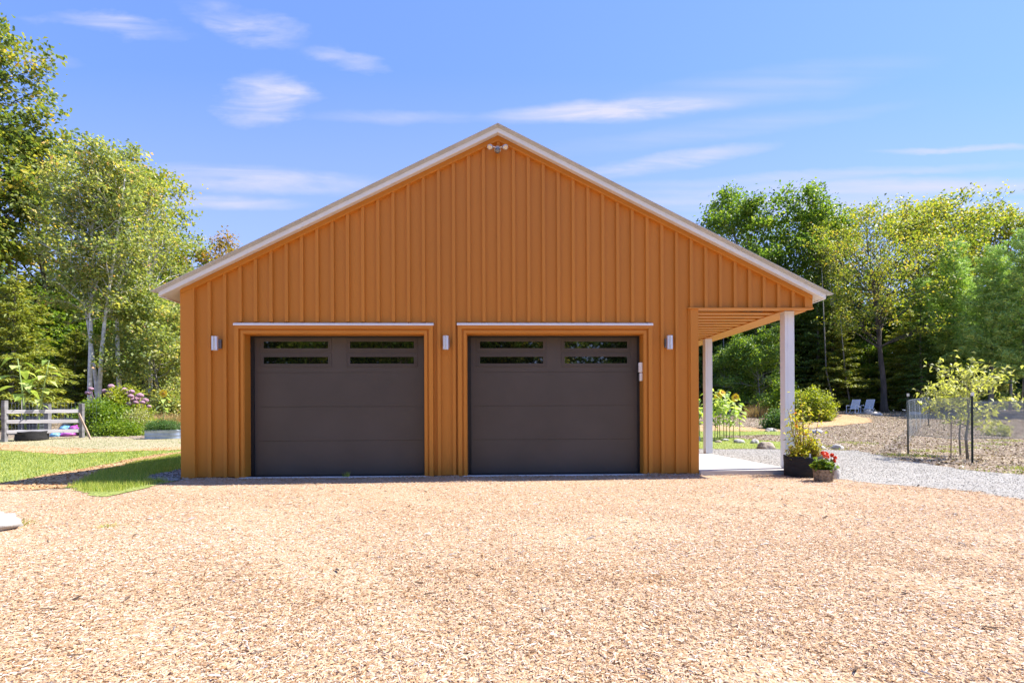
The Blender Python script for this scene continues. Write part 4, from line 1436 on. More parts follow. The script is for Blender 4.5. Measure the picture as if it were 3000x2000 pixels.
# lime shrub on the right
p = G(2405, 1236)
shrub('garden_shrub', p+Vector((0, 1.0, 0)), 1.35, .9, 1.75, 9000, M['bushy'], .12, 'lime green leafy shrub left of the white chairs', seed=12)
p = G(2350, 1230)
shrub('garden_shrub', p+Vector((0, 2.0, 0)), 1.1, .8, 2.3, 6000, M['bush'], .12, 'taller green shrub behind the near porch post', seed=13)
p = G(2278, 1255)
shrub('garden_shrub', p, .65, .5, .7, 3600, M['herb'], .09, 'low dark green shrub left of the near porch post', seed=14)
p = G(470, 1235)
shrub('garden_shrub', p+Vector((0, .8, 0)), .9, .7, 1.9, 4500, M['leaf_birch'], .13, 'airy pale shrub behind the sunflower near the wall', seed=15)


# straw coloured grass clumps
def tuftclump(name, p, r, h, n, m, label, cat='grass clump', seed=0, wdt=.02):
    rng = np.random.default_rng(seed)
    x = rng.normal(0, r*.45, n)
    y = rng.normal(0, r*.35, n)
    hh = h*rng.uniform(.5, 1.1, n)
    az = rng.uniform(0, 6.28, n)
    v = np.empty((n, 3, 3))
    v[:, 0] = np.stack([x-wdt/2*np.cos(az), y-wdt/2*np.sin(az), np.zeros(n)], 1)
    v[:, 1] = np.stack([x+wdt/2*np.cos(az), y+wdt/2*np.sin(az), np.zeros(n)], 1)
    v[:, 2] = np.stack([x*1.5+rng.normal(0, .25, n)*hh, y*1.5+rng.normal(0, .25, n)*hh, hh], 1)
    o = npmesh(name, v.reshape(-1, 3), np.arange(n*3).reshape(n, 3), rng.uniform(0, 1, n), m, loc=p)
    return tag(o, label, cat)


tuftclump('grass_clump', G(2225, 1222), .9, .75, 700, M['strawgrass'], 'tall straw coloured grass clump between the porch posts', seed=1)
tuftclump('grass_clump', G(2268, 1220), .9, .95, 800, M['strawgrass'], 'rusty straw grass clump next to the near porch post', seed=2)
tuftclump('grass_clump', G(515, 1240), 1.6, .6, 1500, M['strawgrass'], 'orange straw grass beside the left wall of the garage', seed=3)
tuftclump('grass_tuft', G(40, 1538), .16, .06, 260, M['grass'], 'green grass tuft at the foot of the white boulder', 'grass clump', seed=4, wdt=.006)
tuftclump('grass_tuft', G(322, 1545), .12, .035, 120, M['grass'], 'small lone grass tuft in the wood chips at left', 'grass clump', seed=5, wdt=.006)
tuftclump('weed', Vector((-2.51, -.05, .02)), .05, .10, 30, M['grass'], 'tiny green weed at the foot of the left garage door', 'weed', seed=6, wdt=.012)


# ---- sunflowers
def heart_leaf(mb_v, mb_f, p, d, L, Wd, droop):
    d = Vector(d).normalized()
    s = d.cross(Vector((0, 0, 1))).normalized()
    u = s.cross(d)
    o = len(mb_v)
    pr = [(0, 0, 0), (.12, .5, .02), (.45, .42, .0), (1.0, 0, -droop), (.45, -.42, 0), (.12, -.5, .02), (.5, 0, -.12)]
    for a, b, c in pr:
        mb_v.append(Vector(p)+d*(a*L)+s*(b*Wd)+Vector((0, 0, 1))*(c*L-droop*L*a*a*.6)+u*0)
    mb_f += [(o, o+1, o+2, o+6), (o+6, o+2, o+3), (o+6, o+3, o+4), (o, o+6, o+4, o+5)]


def sunflower(loc, h, nleaf, L, label, seed, bloom=None, lean=(0, 0), group=None, br=.012, name='sunflower_plant', z0=.25):
    rnd = random.Random(seed)
    t = thing(name, loc, label, 'sunflower', group)
    pts = [Vector((lean[0]*(k/6)**1.5, lean[1]*(k/6)**1.5, h*k/6)) for k in range(7)]
    V2, F2 = [], []
    st_ = MB().tube(pts, [br*1.3-br*.8*k/6 for k in range(7)], 7)
    for k in range(nleaf):
        s = z0+(1-z0)*(k+.5)/nleaf
        i = min(int(s*6), 5)
        p = pts[i].lerp(pts[i+1], s*6-i)
        an = k*2.4+rnd.gauss(0, .3)
        ll = L*(.55+.45*math.sin(math.pi*min(1, (1.02-s)*1.6)))*rnd.uniform(.8, 1.15)
        e = rnd.uniform(.1, .5)
        d = Vector((math.cos(an), math.sin(an), e))
        q = p+d.normalized()*ll*.55
        st_.tube([p, p.lerp(q, .5)+Vector((0, 0, .02)), q], .004, 4)
        heart_leaf(V2, F2, q, Vector((d.x, d.y, -.15)), ll, ll*.85, rnd.uniform(.15, .5))
    st_.build('stem', M['stem'], t, smooth=True)
    tri = []
    me = bpy.data.meshes.new('leaves')
    me.from_pydata([tuple(a_) for a_ in V2], [], F2)
    a = me.attributes.new('tint', 'FLOAT', 'FACE')
    tv = []
    for k in range(nleaf):
        r_ = rnd.random()
        tv += [r_, r_*.9, r_*.9, r_]
    a.data.foreach_set('value', tv)
    me.materials.append(M['sunleaf'])
    me.update()
    lo = bpy.data.objects.new('leaves', me)
    lo.parent = t
    col.objects.link(lo)
    if bloom:
        top = pts[-1]+Vector((0, -.03, 0))
        fc = Vector(bloom[1]).normalized()
        a1 = fc.orthogonal().normalized()
        b1 = fc.cross(a1)
        r = bloom[0]
        pet = MB()
        for ring in range(2):
            for k in range(18):
                an = 2*math.pi*(k+.5*ring)/18
                rd = a1*math.cos(an)+b1*math.sin(an)
                tg = -a1*math.sin(an)+b1*math.cos(an)
                r1 = r*rnd.uniform(.85, 1.05)
                pet.add([top+rd*r*.4, top+rd*r*.7+tg*r*.13+fc*.01, top+rd*r1+fc*(.02-.03*ring), top+rd*r*.7-tg*r*.13+fc*.01], [(0, 1, 2, 3)])
        f = pet.build('flower', M['petal'], t)
        dm = MB().tube([top-fc*.02, top+fc*.012, top+fc*.022], [r*.36, r*.34, r*.15], 18)
        dm.build('flower_disc', M['disc'], f)
    return t


SG = 'sunflower stalks behind the porch'
for k, (qx, qy, topy, bl, sd) in enumerate([(2085, 1290, 1135, None, 1), (2094, 1290, 1158, (.15, (-.2, -1, .1)), 2), (2109, 1289, 1139, None, 3), (2121, 1290, 1148, (.13, (.1, -.8, .5)), 4), (2128, 1284, 1143, None, 5),
                                            (2148, 1291, 1163, (.17, (.2, -1, -.2)), 6), (2168, 1282, 1180, None, 7), (2050, 1288, 1165, None, 8), (2102, 1283, 1152, None, 9), (2138, 1286, 1170, None, 10)]):
    p = G(qx, qy)
    dd_ = p.y+D
    h = (qy-topy)/F*dd_
    lab = {2: 'yellow sunflower bloom next to the far porch post', 4: 'small half hidden sunflower bloom in the middle of the stalks', 6: 'widest nodding sunflower bloom at the right of the stalks'}[sd] if sd in (2, 4, 6) else {1: 'leafy bloomless stalk standing against the right side of the far porch post', 3: 'tall leafy stalk between the bloom by the post and the small middle bloom',
           5: 'leafy stalk just right of the small middle bloom', 7: 'short leafy stalk at the right end of the sunflower row', 8: 'leafy stalk alone left of the far porch post', 9: 'leafy stalk behind the bloom next to the far porch post', 10: 'leafy stalk just left of the widest nodding bloom'}[sd]
    sunflower(p, h, 17, .27, lab, sd, bl, (random.Random(sd).uniform(-.12, .12), 0), SG if not bl else None, z0=.28)

p = G(480, 1262)
sunflower(p, (1262-1155)/F*(p.y+D), 14, .24, 'sunflower in bloom left of the garage wall', 21, (.19, (.1, -1, 0)), (.0, 0))


# pots
def fabric_pot(name, loc, r, h, label, seed, sx=1.0):
    t = thing(name, loc, label, 'plant pot')
    rnd = random.Random(seed)
    seg = 40
    b = MB()
    prof = [(.0, .0), (.93, .0), (.98, .03), (1.0, .30), (.985, .6), (1.0, .85), (1.02, 1.0), (.985, 1.01), (.95, .96), (.94, .86)]
    vs, fs = [], []
    for j, (pr, z) in enumerate(prof):
        for k in range(seg):
            an = 2*math.pi*k/seg
            w_ = 1+.02*math.sin(3*an+j*.8+seed)+.012*math.sin(11*an+2*j)
            zz = z*h+(.02*h*math.sin(2*an+seed)+.03*h*math.sin(5*an)) * (1 if z > .8 else 0)
            vs.append((r*pr*w_*math.cos(an)*sx, r*pr*w_*math.sin(an), zz))
    for j in range(len(prof)-1):
        for k in range(seg):
            k2 = (k+1) % seg
            fs.append((j*seg+k, j*seg+k2, (j+1)*seg+k2, (j+1)*seg+k))
    b.add(vs, fs)
    b.build('fabric', M['fabric'], t, smooth=True)
    MB().lathe([(.95*r, h*.86), (.5*r, h*.90), (0, h*.91)], 24, sx=sx).build('soil', M['soil'], t, smooth=True)
    return t


# grow bag by the near porch post, with a shrub in it
pb = Vector((5.25, -.38, .006))
fabric_pot('grow_bag', pb, .300, .345, 'large black fabric grow bag in front of the near porch post', 3)


def potted(name, loc, label, cat, seed, h, r, nb, leafm, leaf, per, stem='twig', asp=.5, spread=.05, low=0, flowers=None):
    rnd = random.Random(seed)
    rng = np.random.default_rng(seed)
    t = thing(name, loc, label, cat)
    s = MB()
    C = []
    for k in range(nb):
        an = rnd.random()*6.28
        rr = rnd.random()**.6*r
        hh = h*rnd.uniform(.45, 1.0)*(1-.25*rr/r)
        a0 = Vector((math.cos(an)*rr*.35, math.sin(an)*rr*.35, -.04))
        a2 = Vector((math.cos(an)*rr, math.sin(an)*rr, hh))
        a1 = a0.lerp(a2, .5)+Vector((rnd.gauss(0, .02), rnd.gauss(0, .02), .03))
        s.tube([a0, a1, a2], [.006, .005, .003], 5)
        for j in range(9):
            q = low+(1-low)*(j+1)/9
            C.append(tuple(a0.lerp(a1, q*2) if q < .5 else a1.lerp(a2, q*2-1)))
    s.build('stems', M[stem], t)
    C = np.array(C)
    idx = np.repeat(np.arange(len(C)), per)
    P = C[idx]+rng.normal(size=(len(idx), 3))*spread
    v, q = leafcards(rng, P, np.full(len(P), leaf), asp, up=.4)
    npmesh('leaves', v, q, np.clip(rng.normal(.5, .24, len(P)), 0, 1), leafm, t)
    return t


potted('berry_bush', pb+Vector((.02, 0, .31)), 'tall yellow green berry bush growing in the large black grow bag', 'potted shrub', 4, 1.22, .27, 13, M['pot_leaf'], .065, 4, low=.12, spread=.06)
potted('yellow_foliage_plant', pb+Vector((-.12, -.06, .31)), 'low bright yellow leafy plant on the left side of the grow bag', 'potted plant', 5, .22, .19, 20, M['pot_leaf'], .05, 5, spread=.035)
potted('yellow_foliage_plant', pb+Vector((.10, -.04, .31)), 'taller yellow leafy plant in the middle of the grow bag', 'potted plant', 6, .40, .15, 20, M['pot_leaf'], .05, 5, spread=.035)
tuftclump('dried_grass', pb+Vector((.17, -.12, .30)), .10, .26, 160, M['strawgrass'], 'tuft of dried brown grass in the grow bag', 'dried plant', seed=31, wdt=.006)
t = thing('plant_label', pb+Vector((-.04, -.262, .30)), 'small white plant label stuck in the front rim of the grow bag', 'plant label')
MB().box(-.013, .013, -.002, .002, -.01, .10).build('tag_blade', M['wplastic'], t)

# stone pot with red geranium
ps_ = Vector((5.17, -.93, .006))
ps_ = G(2424, 1413)+Vector((0, .10, .004))
t = thing('stone_pot', ps_, 'small rough brown stone pot beside the black grow bag', 'plant pot')
seg = 28
vs, fs = [], []
prof = [(.0, 0), (.115, 0), (.125, .03), (.135, .17), (.138, .19), (.115, .19), (.11, .16), (0, .16)]
for j, (pr, z) in enumerate(prof):
    for k in range(seg):
        an = 2*math.pi*k/seg
        sq = 1/max(abs(math.cos(an)), abs(math.sin(an)))**.45
        nn_ = 1+.05*mnoise.noise(Vector((math.cos(an)*3, math.sin(an)*3, z*14)))
        vs.append((pr*sq*nn_*math.cos(an), pr*sq*nn_*math.sin(an), z))
for j in range(len(prof)-1):
    for k in range(seg):
        fs.append((j*seg+k, j*seg+(k+1) % seg, (j+1)*seg+(k+1) % seg, (j+1)*seg+k))
MB().add(vs, fs).build('stone_body', M['stonepot'], t)
MB().lathe([(.112, .165), (0, .168)], 20).build('soil', M['soil'], t)
tg = potted('geranium', ps_+Vector((0, 0, .19)), 'red flowering geranium growing in the small stone pot', 'potted flower', 9, .13, .15, 26, M['geranium'], .055, 5, stem='stem', asp=.9, spread=.03)
for (cx_, cy_, cz_, rr) in ((-.01, -.06, .24, .050), (.035, -.03, .21, .045), (.15, .02, .22, .030), (.19, .0, .18, .026), (.175, .01, .13, .022), (-.03, -.03, .255, .028)):
    b = MB()
    b.tube([(cx_*.4, cy_*.4, 0), (cx_*.8, cy_*.8, cz_*.6), (cx_, cy_, cz_)], .0035, 4)
    b.build('flower_stalk', M['stem'], tg)
    rn = np.random.default_rng(int(cx_*1000)+500)
    d = unit(rn.normal(size=(60, 3)))*rr*rn.uniform(.6, 1, (60, 1))+[[cx_, cy_, cz_]]
    v, q = leafcards(rn, d, np.full(60, .028), .9, up=.1, droop=0)
    npmesh('flower_head', v, q, np.ones(60), M['red'], tg)

# left pot with two tall sunflowers
pl = G(73, 1292)
ld = pl.y+D
fabric_pot('grow_bag', pl+Vector((0, .3, 0)), .50*ld/21, .36*ld/21, 'black fabric grow bag holding two tall sunflowers by the rail fence', 8)
k_ = ld/F
sunflower(pl+Vector((-.22, .3, .25)), (1278-1060)*k_, 13, .50, 'taller sunflower plant without bloom in the black grow bag by the fence', 31, None, (-.28, 0), br=.030, z0=.40)
sunflower(pl+Vector((.22, .3, .25)), (1278-1066)*k_, 16, .36, 'leaning sunflower plant right of the tallest one in the same bag', 32, None, (.42, 0), br=.025, z0=.35)
for dx, lab in ((-.42, 'thin grey cane left of the potted sunflowers'), (.16, 'thin grey cane between the potted sunflowers')):
    b = MB().tube([(0, 0, .1), (.02, 0, (1280-1160)*k_)], .012, 6)
    o = b.build('plant_cane', M['wood_rail'], loc=pl+Vector((dx, .35, 0)))
    tag(o, lab, 'garden cane')


# ---- fences on the left
def rough_box(mb, a, b, w_, h, seed, n=7):
    """hewn timber from a to b with uneven edges"""
    rnd = random.Random(seed)
    a, b = Vector(a), Vector(b)
    d = (b-a).normalized()
    up = Vector((0, 0, 1)) if abs(d.z) < .8 else Vector((0, -1, 0))
    s = d.cross(up).normalized()
    u = s.cross(d)
    vs, fs = [], []
    for i in range(n+1):
        c = a.lerp(b, i/n)
        for (p_, q_) in ((-1, -1), (1, -1), (1, 1), (-1, 1)):
            vs.append(c+s*(p_*w_/2*rnd.uniform(.88, 1.08))+u*(q_*h/2*rnd.uniform(.88, 1.08)))
    for i in range(n):
        for k in range(4):
            fs.append((i*4+k, i*4+(k+1) % 4, (i+1)*4+(k+1) % 4, (i+1)*4+k))
    fs += [(3, 2, 1, 0), (n*4, n*4+1, n*4+2, n*4+3)]
    mb.add(vs, fs)
    return mb


fA = G(240, 1283)
fB = G(14, 1295)
fence = thing('rail_fence', fA, 'weathered grey split rail fence with three bleached rails left of the shrubs', 'fence')
hA = (1283-1184)/F*(fA.y+D)
hB = (1295-1182)/F*(fB.y+D)
rough_box(MB(), (0, 0, -.2), (0, 0, hA), .13, .14, 1).build('post', M['wood_grey'], fence, bevel=.01)
rough_box(MB(), (fB.x-fA.x, fB.y-fA.y, -.2), (fB.x-fA.x, fB.y-fA.y, hB), .13, .15, 2).build('post', M['wood_grey'], fence, bevel=.01)
rough_box(MB(), (fB.x-fA.x-.25, fB.y-fA.y-.1, -.2), (fB.x-fA.x-.22, fB.y-fA.y-.1, hB*.98), .10, .15, 3).build('post', M['wood_grey'], fence, bevel=.01)
for (yr, yl) in ((1203.5, 1206), (1233, 1235), (1261.5, 1265)):
    za = AT(236, fA.y+D, yr)[2]-fA.z
    zb = AT(25, fB.y+D, yl)[2]-fA.z
    rough_box(MB(), (-.02, 0, za), (fB.x-fA.x+.05, fB.y-fA.y, zb), .05, .135, int(yr), 12).build('rail', M['wood_rail'], fence, bevel=.008)
fC = G(104, 1280)+Vector((0, .6, 0))
t = thing('fence_post', fC, 'lone grey timber post behind the fence rails', 'post')
rough_box(MB(), (0, 0, -.2), (0, 0, (1280-1188)/F*(fC.y+D)), .17, .17, 6).build('timber', M['wood_grey'], t, bevel=.01)
MB().tube([(0, 0, 1.18), (0, 0, 1.24)], .05, 8).build('cap', M['wood_grey'], t)
# garden wire behind the fence
wf = thing('wire_fence', fC+Vector((0, .2, 0)), 'thin wire garden fence behind the rail fence', 'wire fence')
b = MB()
hw_ = (1280-1183)/F*(fC.y+D)
for k in range(7):
    b.tube([(-1.9, .2, .15+k*(hw_-.15)/6), (0, 0, .15+k*(hw_-.15)/6-.02), (2.0, -.1, .15+k*(hw_-.15)/6)], .004, 4)
for k in range(26):
    b.tube([(-1.9+k*.15, .2-k*.012, .1), (-1.9+k*.15, .2-k*.012, hw_)], .003, 4)
b.build('wire_mesh', M['net'], wf)
# prop stake leaning on the post
p = G(266, 1287)
o = rough_box(MB(), (0, 0, 0), (-.62, .25, .98), .06, .05, 9).build('wooden_stake', M['stakew'], loc=p)
tag(o, 'bare wooden stake leaning against the right fence post', 'stake')
# slatted dark bin
p = G(40, 1277)
t = thing('compost_bin', p+Vector((0, 1.0, 0)), 'dark slatted plastic compost bin behind the left end of the fence', 'bin')
kk = (p.y+1+D)/F
w2 = 30*kk
for k in range(5):
    MB().box(-w2, w2, -.3, .3, .04+k*10*kk, .04+k*10*kk+8.2*kk).build('slat', M['bin'], t, bevel=.01)
MB().box(-w2+.04, w2-.04, -.26, .26, .02, 50*kk).build('inner_wall', M['seal'], t)
MB().box(-w2-.02, w2+.02, -.32, .32, 51*kk, 53*kk).build('lid', M['bin'], t, bevel=.01)


def blob(name, m, loc, sx, sy, sz, seed, label, cat, amp=.28, freq=1.6, sub=3, parent=None, flat=.35):
    bm = bmesh.new()
    bmesh.ops.create_icosphere(bm, subdivisions=sub, radius=1)
    rnd = random.Random(seed)
    off = Vector((rnd.uniform(-50, 50), rnd.uniform(-50, 50), rnd.uniform(-50, 50)))
    for v in bm.verts:
        n = v.co.copy()
        k = 1+amp*mnoise.noise(n*freq+off)+amp*.35*mnoise.noise(n*freq*2.7+off)+amp*.15*mnoise.noise(n*freq*6+off)
        co = n*k
        if co.z < -flat:
            co.z = -flat
        v.co = Vector((co.x*sx, co.y*sy, (co.z+flat)*sz))
    me = bpy.data.meshes.new(name)
    bm.to_mesh(me)
    bm.free()
    me.polygons.foreach_set('use_smooth', [True]*len(me.polygons))
    me.materials.append(m)
    o = bpy.data.objects.new(name, me)
    o.location = loc
    if parent:
        o.parent = parent
    col.objects.link(o)
    tag(o, label, cat)
    return o


# plastic soil bags and a leaning board behind the rails
p = G(172, 1280)+Vector((0, .5, 0))
kk = (p.y+D)/F
blob('soil_bag', M['mag'], p, 22*kk, .25, 9*kk, 3, 'magenta plastic soil bag lying lowest behind the fence rails', 'bag', .25, 2.2, flat=.7)
blob('soil_bag', M['mag'], p+Vector((.22, .1, 15*kk)), 14*kk, .22, 11*kk, 4, 'crumpled magenta soil bag on top of the pile', 'bag', .35, 2.2, flat=.6)
blob('soil_bag', M['blue'], p+Vector((-.14, .05, 17*kk)), 15*kk, .22, 9*kk, 5, 'blue and white soil bag on top of the pile', 'bag', .35, 2.2, flat=.6)
blob('soil_bag', M['blue'], G(138, 1281)+Vector((0, .45, 0)), 14*kk, .22, 8*kk, 6, 'bright blue soil bag lying on the grass left of the magenta ones', 'bag', .3, 2.2, flat=.6)
q_ = G(140, 1277)+Vector((0, .9, 0))
o = MB().prism([(-.5, 0), (.28, 0), (.22, .72), (-.06, .76), (-.14, .56)], -.02, .02).build('grey_board', M['slate'], loc=q_)
o.rotation_euler = (R(-12), 0, 0)
tag(o, 'grey board leaning behind the soil bags', 'board')

# stock tank planter
p = G(464, 1287)
kk = (p.y+.35+D)/F
t = thing('stock_tank', p+Vector((0, .4, 0)), 'low ribbed galvanised stock tank planter full of herbs', 'planter')
rx = 50*kk
hh = 26*kk
prof = [(1.0, 0), (1.0, .06), (1.012, .1), (1.0, .14), (1.0, .40), (1.015, .46), (1.0, .52), (1.0, .84), (1.015, .88), (1.0, .92), (1.03, .97), (1.03, 1.0), (.985, 1.0), (.98, .85)]
vs, fs = [], []
seg = 48
for j, (pr, z) in enumerate(prof):
    for k in range(seg):
        an = 2*math.pi*k/seg
        c_, s_ = math.cos(an), math.sin(an)
        vs.append((math.copysign(abs(c_)**.45, c_)*rx*pr, math.copysign(abs(s_)**.7, s_)*.36*pr, z*hh))
for j in range(len(prof)-1):
    for k in range(seg):
        fs.append((j*seg+k, j*seg+(k+1) % seg, (j+1)*seg+(k+1) % seg, (j+1)*seg+k))
fs.append(tuple((len(prof)-1)*seg+k for k in range(seg)))
MB().add(vs, fs).build('tank_body', M['galv'], t, smooth=True)
shrub('herb_plants', p+Vector((-.05, .4, hh*.9)), rx*.98, .36, 30*kk, 8000, M['herb'], .055, 'bushy green herbs filling the galvanised stock tank', 'herbs', seed=17, stems=16, sig=.07, asp=.3, stemm='stem')
p2 = G(532, 1285)
t = thing('stock_tank', p2+Vector((.1, .5, 0)), 'darker round tub half hidden by the left wall of the garage', 'planter')
b = MB().lathe([(0, 0), (.36, 0), (.37, .05), (.365, .2), (.38, .26), (.365, .30), (.375, 27*kk), (.35, 27*kk), (.34, 20*kk), (0, 20*kk)], 30)
b.build('tub_body', M['bin'], t, smooth=True)
MB().lathe([(.376, 25*kk), (.392, 26*kk), (.392, 28*kk), (.37, 28*kk)], 30).build('rim', M['galv'], t, smooth=True)

# ---- rocks
def rock(px, py, wpx, hpx, label, m='rock', seed=1, dep=.8, amp=.3, name='boulder', up=0):
    p = G(px, py)
    kk = (p.y+D)/F
    sx_ = wpx*kk/2
    sz_ = hpx*kk/1.3
    blob(name, M[m], p+Vector((0, sx_*dep, -.02+up)), sx_, sx_*dep, sz_, seed, label, 'rock', amp, 1.5, flat=.35)


p = G(18, 1538)
blob('boulder', M['rockwhite'], Vector((-5.20, -4.05, -.02)), .58, .42, .17, 11, 'flat white boulder at the left edge of the driveway', 'rock', .30, 1.9, sub=4, flat=.30)
rock(2254, 1316, 50, 23, 'largest tan boulder on the lawn left of the near porch post', 'rocktan', 2)
rock(2172, 1299, 33, 14, 'pale flat rock in the lawn left of the tan boulder', 'rock', 3)
rock(2216, 1300, 26, 15, 'pale round rock just left of the tan boulder', 'rock', 4)
rock(2108, 1297, 23, 9, 'small rounded stone at the foot of the sunflowers', 'rocktan', 5)
rock(2128, 1291, 26, 8, 'low stone behind the small rounded one by the sunflowers', 'rock', 6)
rock(2048, 1293, 14, 18, 'pale stone left of the far porch post', 'rock', 7)
rock(2262, 1264, 26, 12, 'upper left rock of the pile by the pale path', 'rock', 8)
rock(2250, 1265, 14, 8, 'small dark rock at the left of the pile by the pale path', 'rocktan', 9)
rock(2273, 1264, 16, 10, 'right rock of the pile by the pale path', 'rocktan', 10)
rock(2255, 1214, 26, 6, 'flat pale rock below the straw grass', 'rock', 12)
rock(2408, 1316, 36, 15, 'pale rock on the gravel edge behind the grow bag', 'rock', 13)
rock(2461, 1317, 38, 18, 'pale rock on the gravel edge right of the grow bag', 'rock', 14)
rock(2452, 1404, 34, 42, 'pale upright rock behind the stone pot', 'rock', 15, dep=.6)
rock(2578, 1217, 34, 12, 'flat pale rock right of the white chairs', 'rock', 16)
rock(2550, 1213, 28, 14, 'grey rock behind the right white chair', 'rock', 18)
rock(2690, 1216, 40, 12, 'grey rock behind the netting', 'rock', 17)
rock(2048, 1214, 36, 22, 'large grey rock far behind the far porch post', 'rock', 19)
rock(2400, 1270, 34, 14, 'pale stone between the garden path and the grow bag plants', 'rock', 20)


# ---- lounge chairs far right
def chair(loc, rz, label, s):
    t = thing('rocking_chair', loc, label, 'chair', 'white slatted chairs on the far terrace', rz)
    t.scale = (s, s, s)
    b = MB()
    for k in range(9):          # back slats, leaning back
        z = .38+k*.075
        y = .22+k*.040
        b.box(-.26, .26, y, y+.018, z, z+.058)
    b.tube([(-.28, .18, .34), (-.28, .58, 1.07)], .020, 6)
    b.tube([(.28, .18, .34), (.28, .58, 1.07)], .020, 6)
    b.tube([(-.28, .58, 1.07), (.28, .58, 1.07)], .020, 6)
    b.build('backrest', M['chairw'], t)
    b = MB()
    for k in range(7):
        b.box(-.26, .26, -.32+k*.078, -.32+k*.078+.062, .37-k*.006, .385-k*.006)
    b.build('seat', M['chairw'], t)
    for sg in (-1, 1):
        MB().tube([(sg*.31, -.36, .05), (sg*.31, -.34, .60), (sg*.31, -.25, .63), (sg*.31, .32, .60), (sg*.31, .36, .60)], .02, 6).build('armrest', M['chairw'], t)
        MB().tube([(sg*.30, .28, .36), (sg*.30, .12, .04)], .02, 6).build('leg', M['chairw'], t)
        MB().tube([(sg*.30, -.50, .09), (sg*.30, -.2, .03), (sg*.30, .2, .03), (sg*.30, .62, .10)], .02, 6).build('rocker', M['chairw'], t)
    return t


p = G(2499, 1211.5)
s_ = 40/F*(p.y+D)/1.02
chair(p, R(-58), 'white slatted rocking chair next to the lime green shrub', s_)
p = G(2541, 1211)
chair(p, R(-58), 'white slatted rocking chair farther right of the pair', s_)

# ---- netting fence and sapling on the right
n1_ = G(2660, 1331)
n2_ = G(2848, 1359)
n3_ = G(2720, 1247)
t = thing('netting_fence', n1_, 'wire netting garden fence on dark steel posts around the sapling', 'fence')


def relp(p):
    return p-n1_


h1 = (1331-1156)/F*(n1_.y+D)
h2 = (1359-1153)/F*(n2_.y+D)
h3 = (1247-1166)/F*(n3_.y+D)
n4_ = Vector((n2_.x+3.0, n2_.y-.2, hgt(n2_.x+3, n2_.y)))
n5_ = Vector((n3_.x+6.0, n3_.y-1.0, hgt(0, n3_.y-1)))
n6_ = Vector((n3_.x+14, n3_.y-3.0, hgt(0, n3_.y-3)))
for (pp, h) in ((n1_, h1), (n2_, h2), (n3_, h3), (n4_, 1.45), (n5_, 1.6), (n6_, 1.6)):
    q_ = relp(pp)
    b = MB().box(q_.x-.018, q_.x+.018, q_.y-.004, q_.y+.004, q_.z-.2, q_.z+h)
    b.box(q_.x-.004, q_.x+.004, q_.y-.03, q_.y-.004, q_.z-.2, q_.z+h)
    po = b.build('post', M['steelpost'], t)
    MB().box(q_.x-.02, q_.x+.02, q_.y-.032, q_.y+.006, q_.z+h, q_.z+h+.07).build('post_cap', M['wplastic'], po)


def netting(a, b, z0, z1, wire=.0035, cell=.055):
    mb = MB()
    a, b = Vector(a), Vector(b)
    L = (b-a).length
    d = (b-a)/L
    H_ = z1-z0
    nrm = d.cross(Vector((0, 0, 1)))
    vs, fs = [], []

    def strip(s0, h0, s1, h1):
        p0 = a+d*s0+Vector((0, 0, z0+h0))
        p1 = a+d*s1+Vector((0, 0, z0+h1))
        sag = nrm*.03*math.sin(s0*2.2)
        w_ = Vector((0, 0, wire*.5))+d*wire*.3
        o = len(vs)
        vs.extend([p0-w_+sag, p0+w_+sag, p1+w_+sag, p1-w_+sag])
        fs.append((o, o+1, o+2, o+3))
    n = int((L+H_)/cell)
    for k in range(n):
        s = k*cell
        for sg in (0, 1):
            s0, s1 = s-H_, s
            t0 = max(0, -s0)/H_
            t1 = 1-max(0, s1-L)/H_
            if t1 <= t0:
                continue
            A_, B_ = s0+H_*t0, s0+H_*t1
            if sg:
                A_, B_ = L-A_, L-B_
            strip(A_, H_*t0, B_, H_*t1)
    for hz in (0, H_):
        strip(0, hz, L, hz)
    mb.add(vs, fs)
    return mb


netting(relp(n1_), relp(n2_), .50, h1*.93, .010, .05).build('net', M['net'], t)
netting(relp(n2_), relp(n4_), .54, h2*.91, .0105, .05).build('net', M['net'], t)
netting(relp(n1_), relp(n3_), .40, h1*.93, .009, .06).build('net', M['net'], t)
netting(relp(n3_), relp(n5_), .35, h3*.95, .007, .07).build('net', M['net'], t)
netting(relp(n5_), relp(n6_), .35, h3*.95, .007, .07).build('net', M['net'], t)


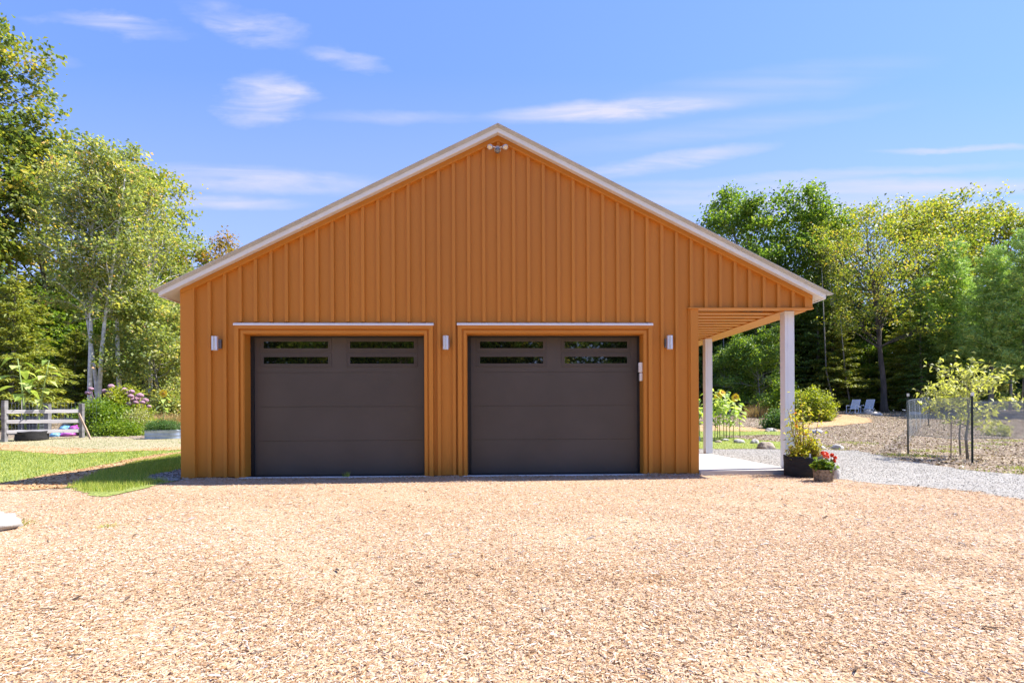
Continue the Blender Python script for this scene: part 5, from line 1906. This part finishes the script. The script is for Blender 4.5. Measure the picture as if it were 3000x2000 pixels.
def sapling(loc, h, label, seed):
    rnd = random.Random(seed)
    rng = np.random.default_rng(seed)
    t = thing('sapling', loc, label, 'young tree')
    s = MB()
    tr = [Vector((0, 0, -.05)), Vector((-.04, 0, .5)), Vector((.03, 0, 1.0)), Vector((.0, 0, 1.5)), Vector((-.05, 0, h))]
    s.tube(tr, [.030, .026, .02, .014, .005], 8)
    C = []
    for k in range(17):
        q = .34+.64*k/17
        i = min(int(q*4), 3)
        p = tr[i].lerp(tr[i+1], q*4-i)
        an = k*2.4+rnd.gauss(0, .3)
        L = 1.4*(1-abs(q-.55)*1.0)*rnd.uniform(.6, 1.1)
        pp = bend(p, (math.cos(an), math.sin(an)*.8, rnd.uniform(.15, .6)), L, 5, rnd, .12, 0)
        s.tube(pp, [.012, .010, .008, .006, .004, .003], 5, cap=False)
        for j in range(1, 6):
            C += [tuple(pp[j]), tuple(pp[j-1].lerp(pp[j], .5))]
        for j in range(3):
            sp = bend(pp[2+j], (rnd.gauss(0, 1), rnd.gauss(0, 1), rnd.gauss(.2, .4)), L*.3, 3, rnd, .15)
            s.tube(sp, [.005, .004, .003, .002], 4, cap=False)
            C += [tuple(sp[1]), tuple(sp[2]), tuple(sp[3])]
    s.build('trunk', M['bark_grey'], t, smooth=True)
    C = np.array(C)
    idx = np.repeat(np.arange(len(C)), 3)
    P = C[idx]+rng.normal(size=(len(idx), 3))*.055
    v, q = leafcards(rng, P, np.full(len(P), .115), .42, up=.5)
    npmesh('crown', v, q, np.clip(rng.normal(.5, .22, len(P)), 0, 1), M['sapling'], t)
    return t


p = G(2840, 1346)
sapling(p+Vector((.05, .1, 0)), (1346-1085)/F*(p.y+D), 'yellow leaved sapling beside the netting fence', 3)
p = G(2814, 1334)
sapling(p, 1.25, 'small dark stemmed sapling between the stake and the post', 5).scale = (.7, .7, 1)
p = G(2786, 1344)
o = MB().tube([(0, 0, -.05), (.01, 0, .84)], .014, 6).build('wooden_stake', M['stakew'], loc=p)
tag(o, 'thin orange wooden stake left of the sapling', 'stake')
p = G(3010, 1290)
shrub('garden_shrub', G(2915, 1276), .5, .35, .45, 350, M['sapling'], .09, 'small sparse yellow plant behind the netting', seed=33, sig=.1)
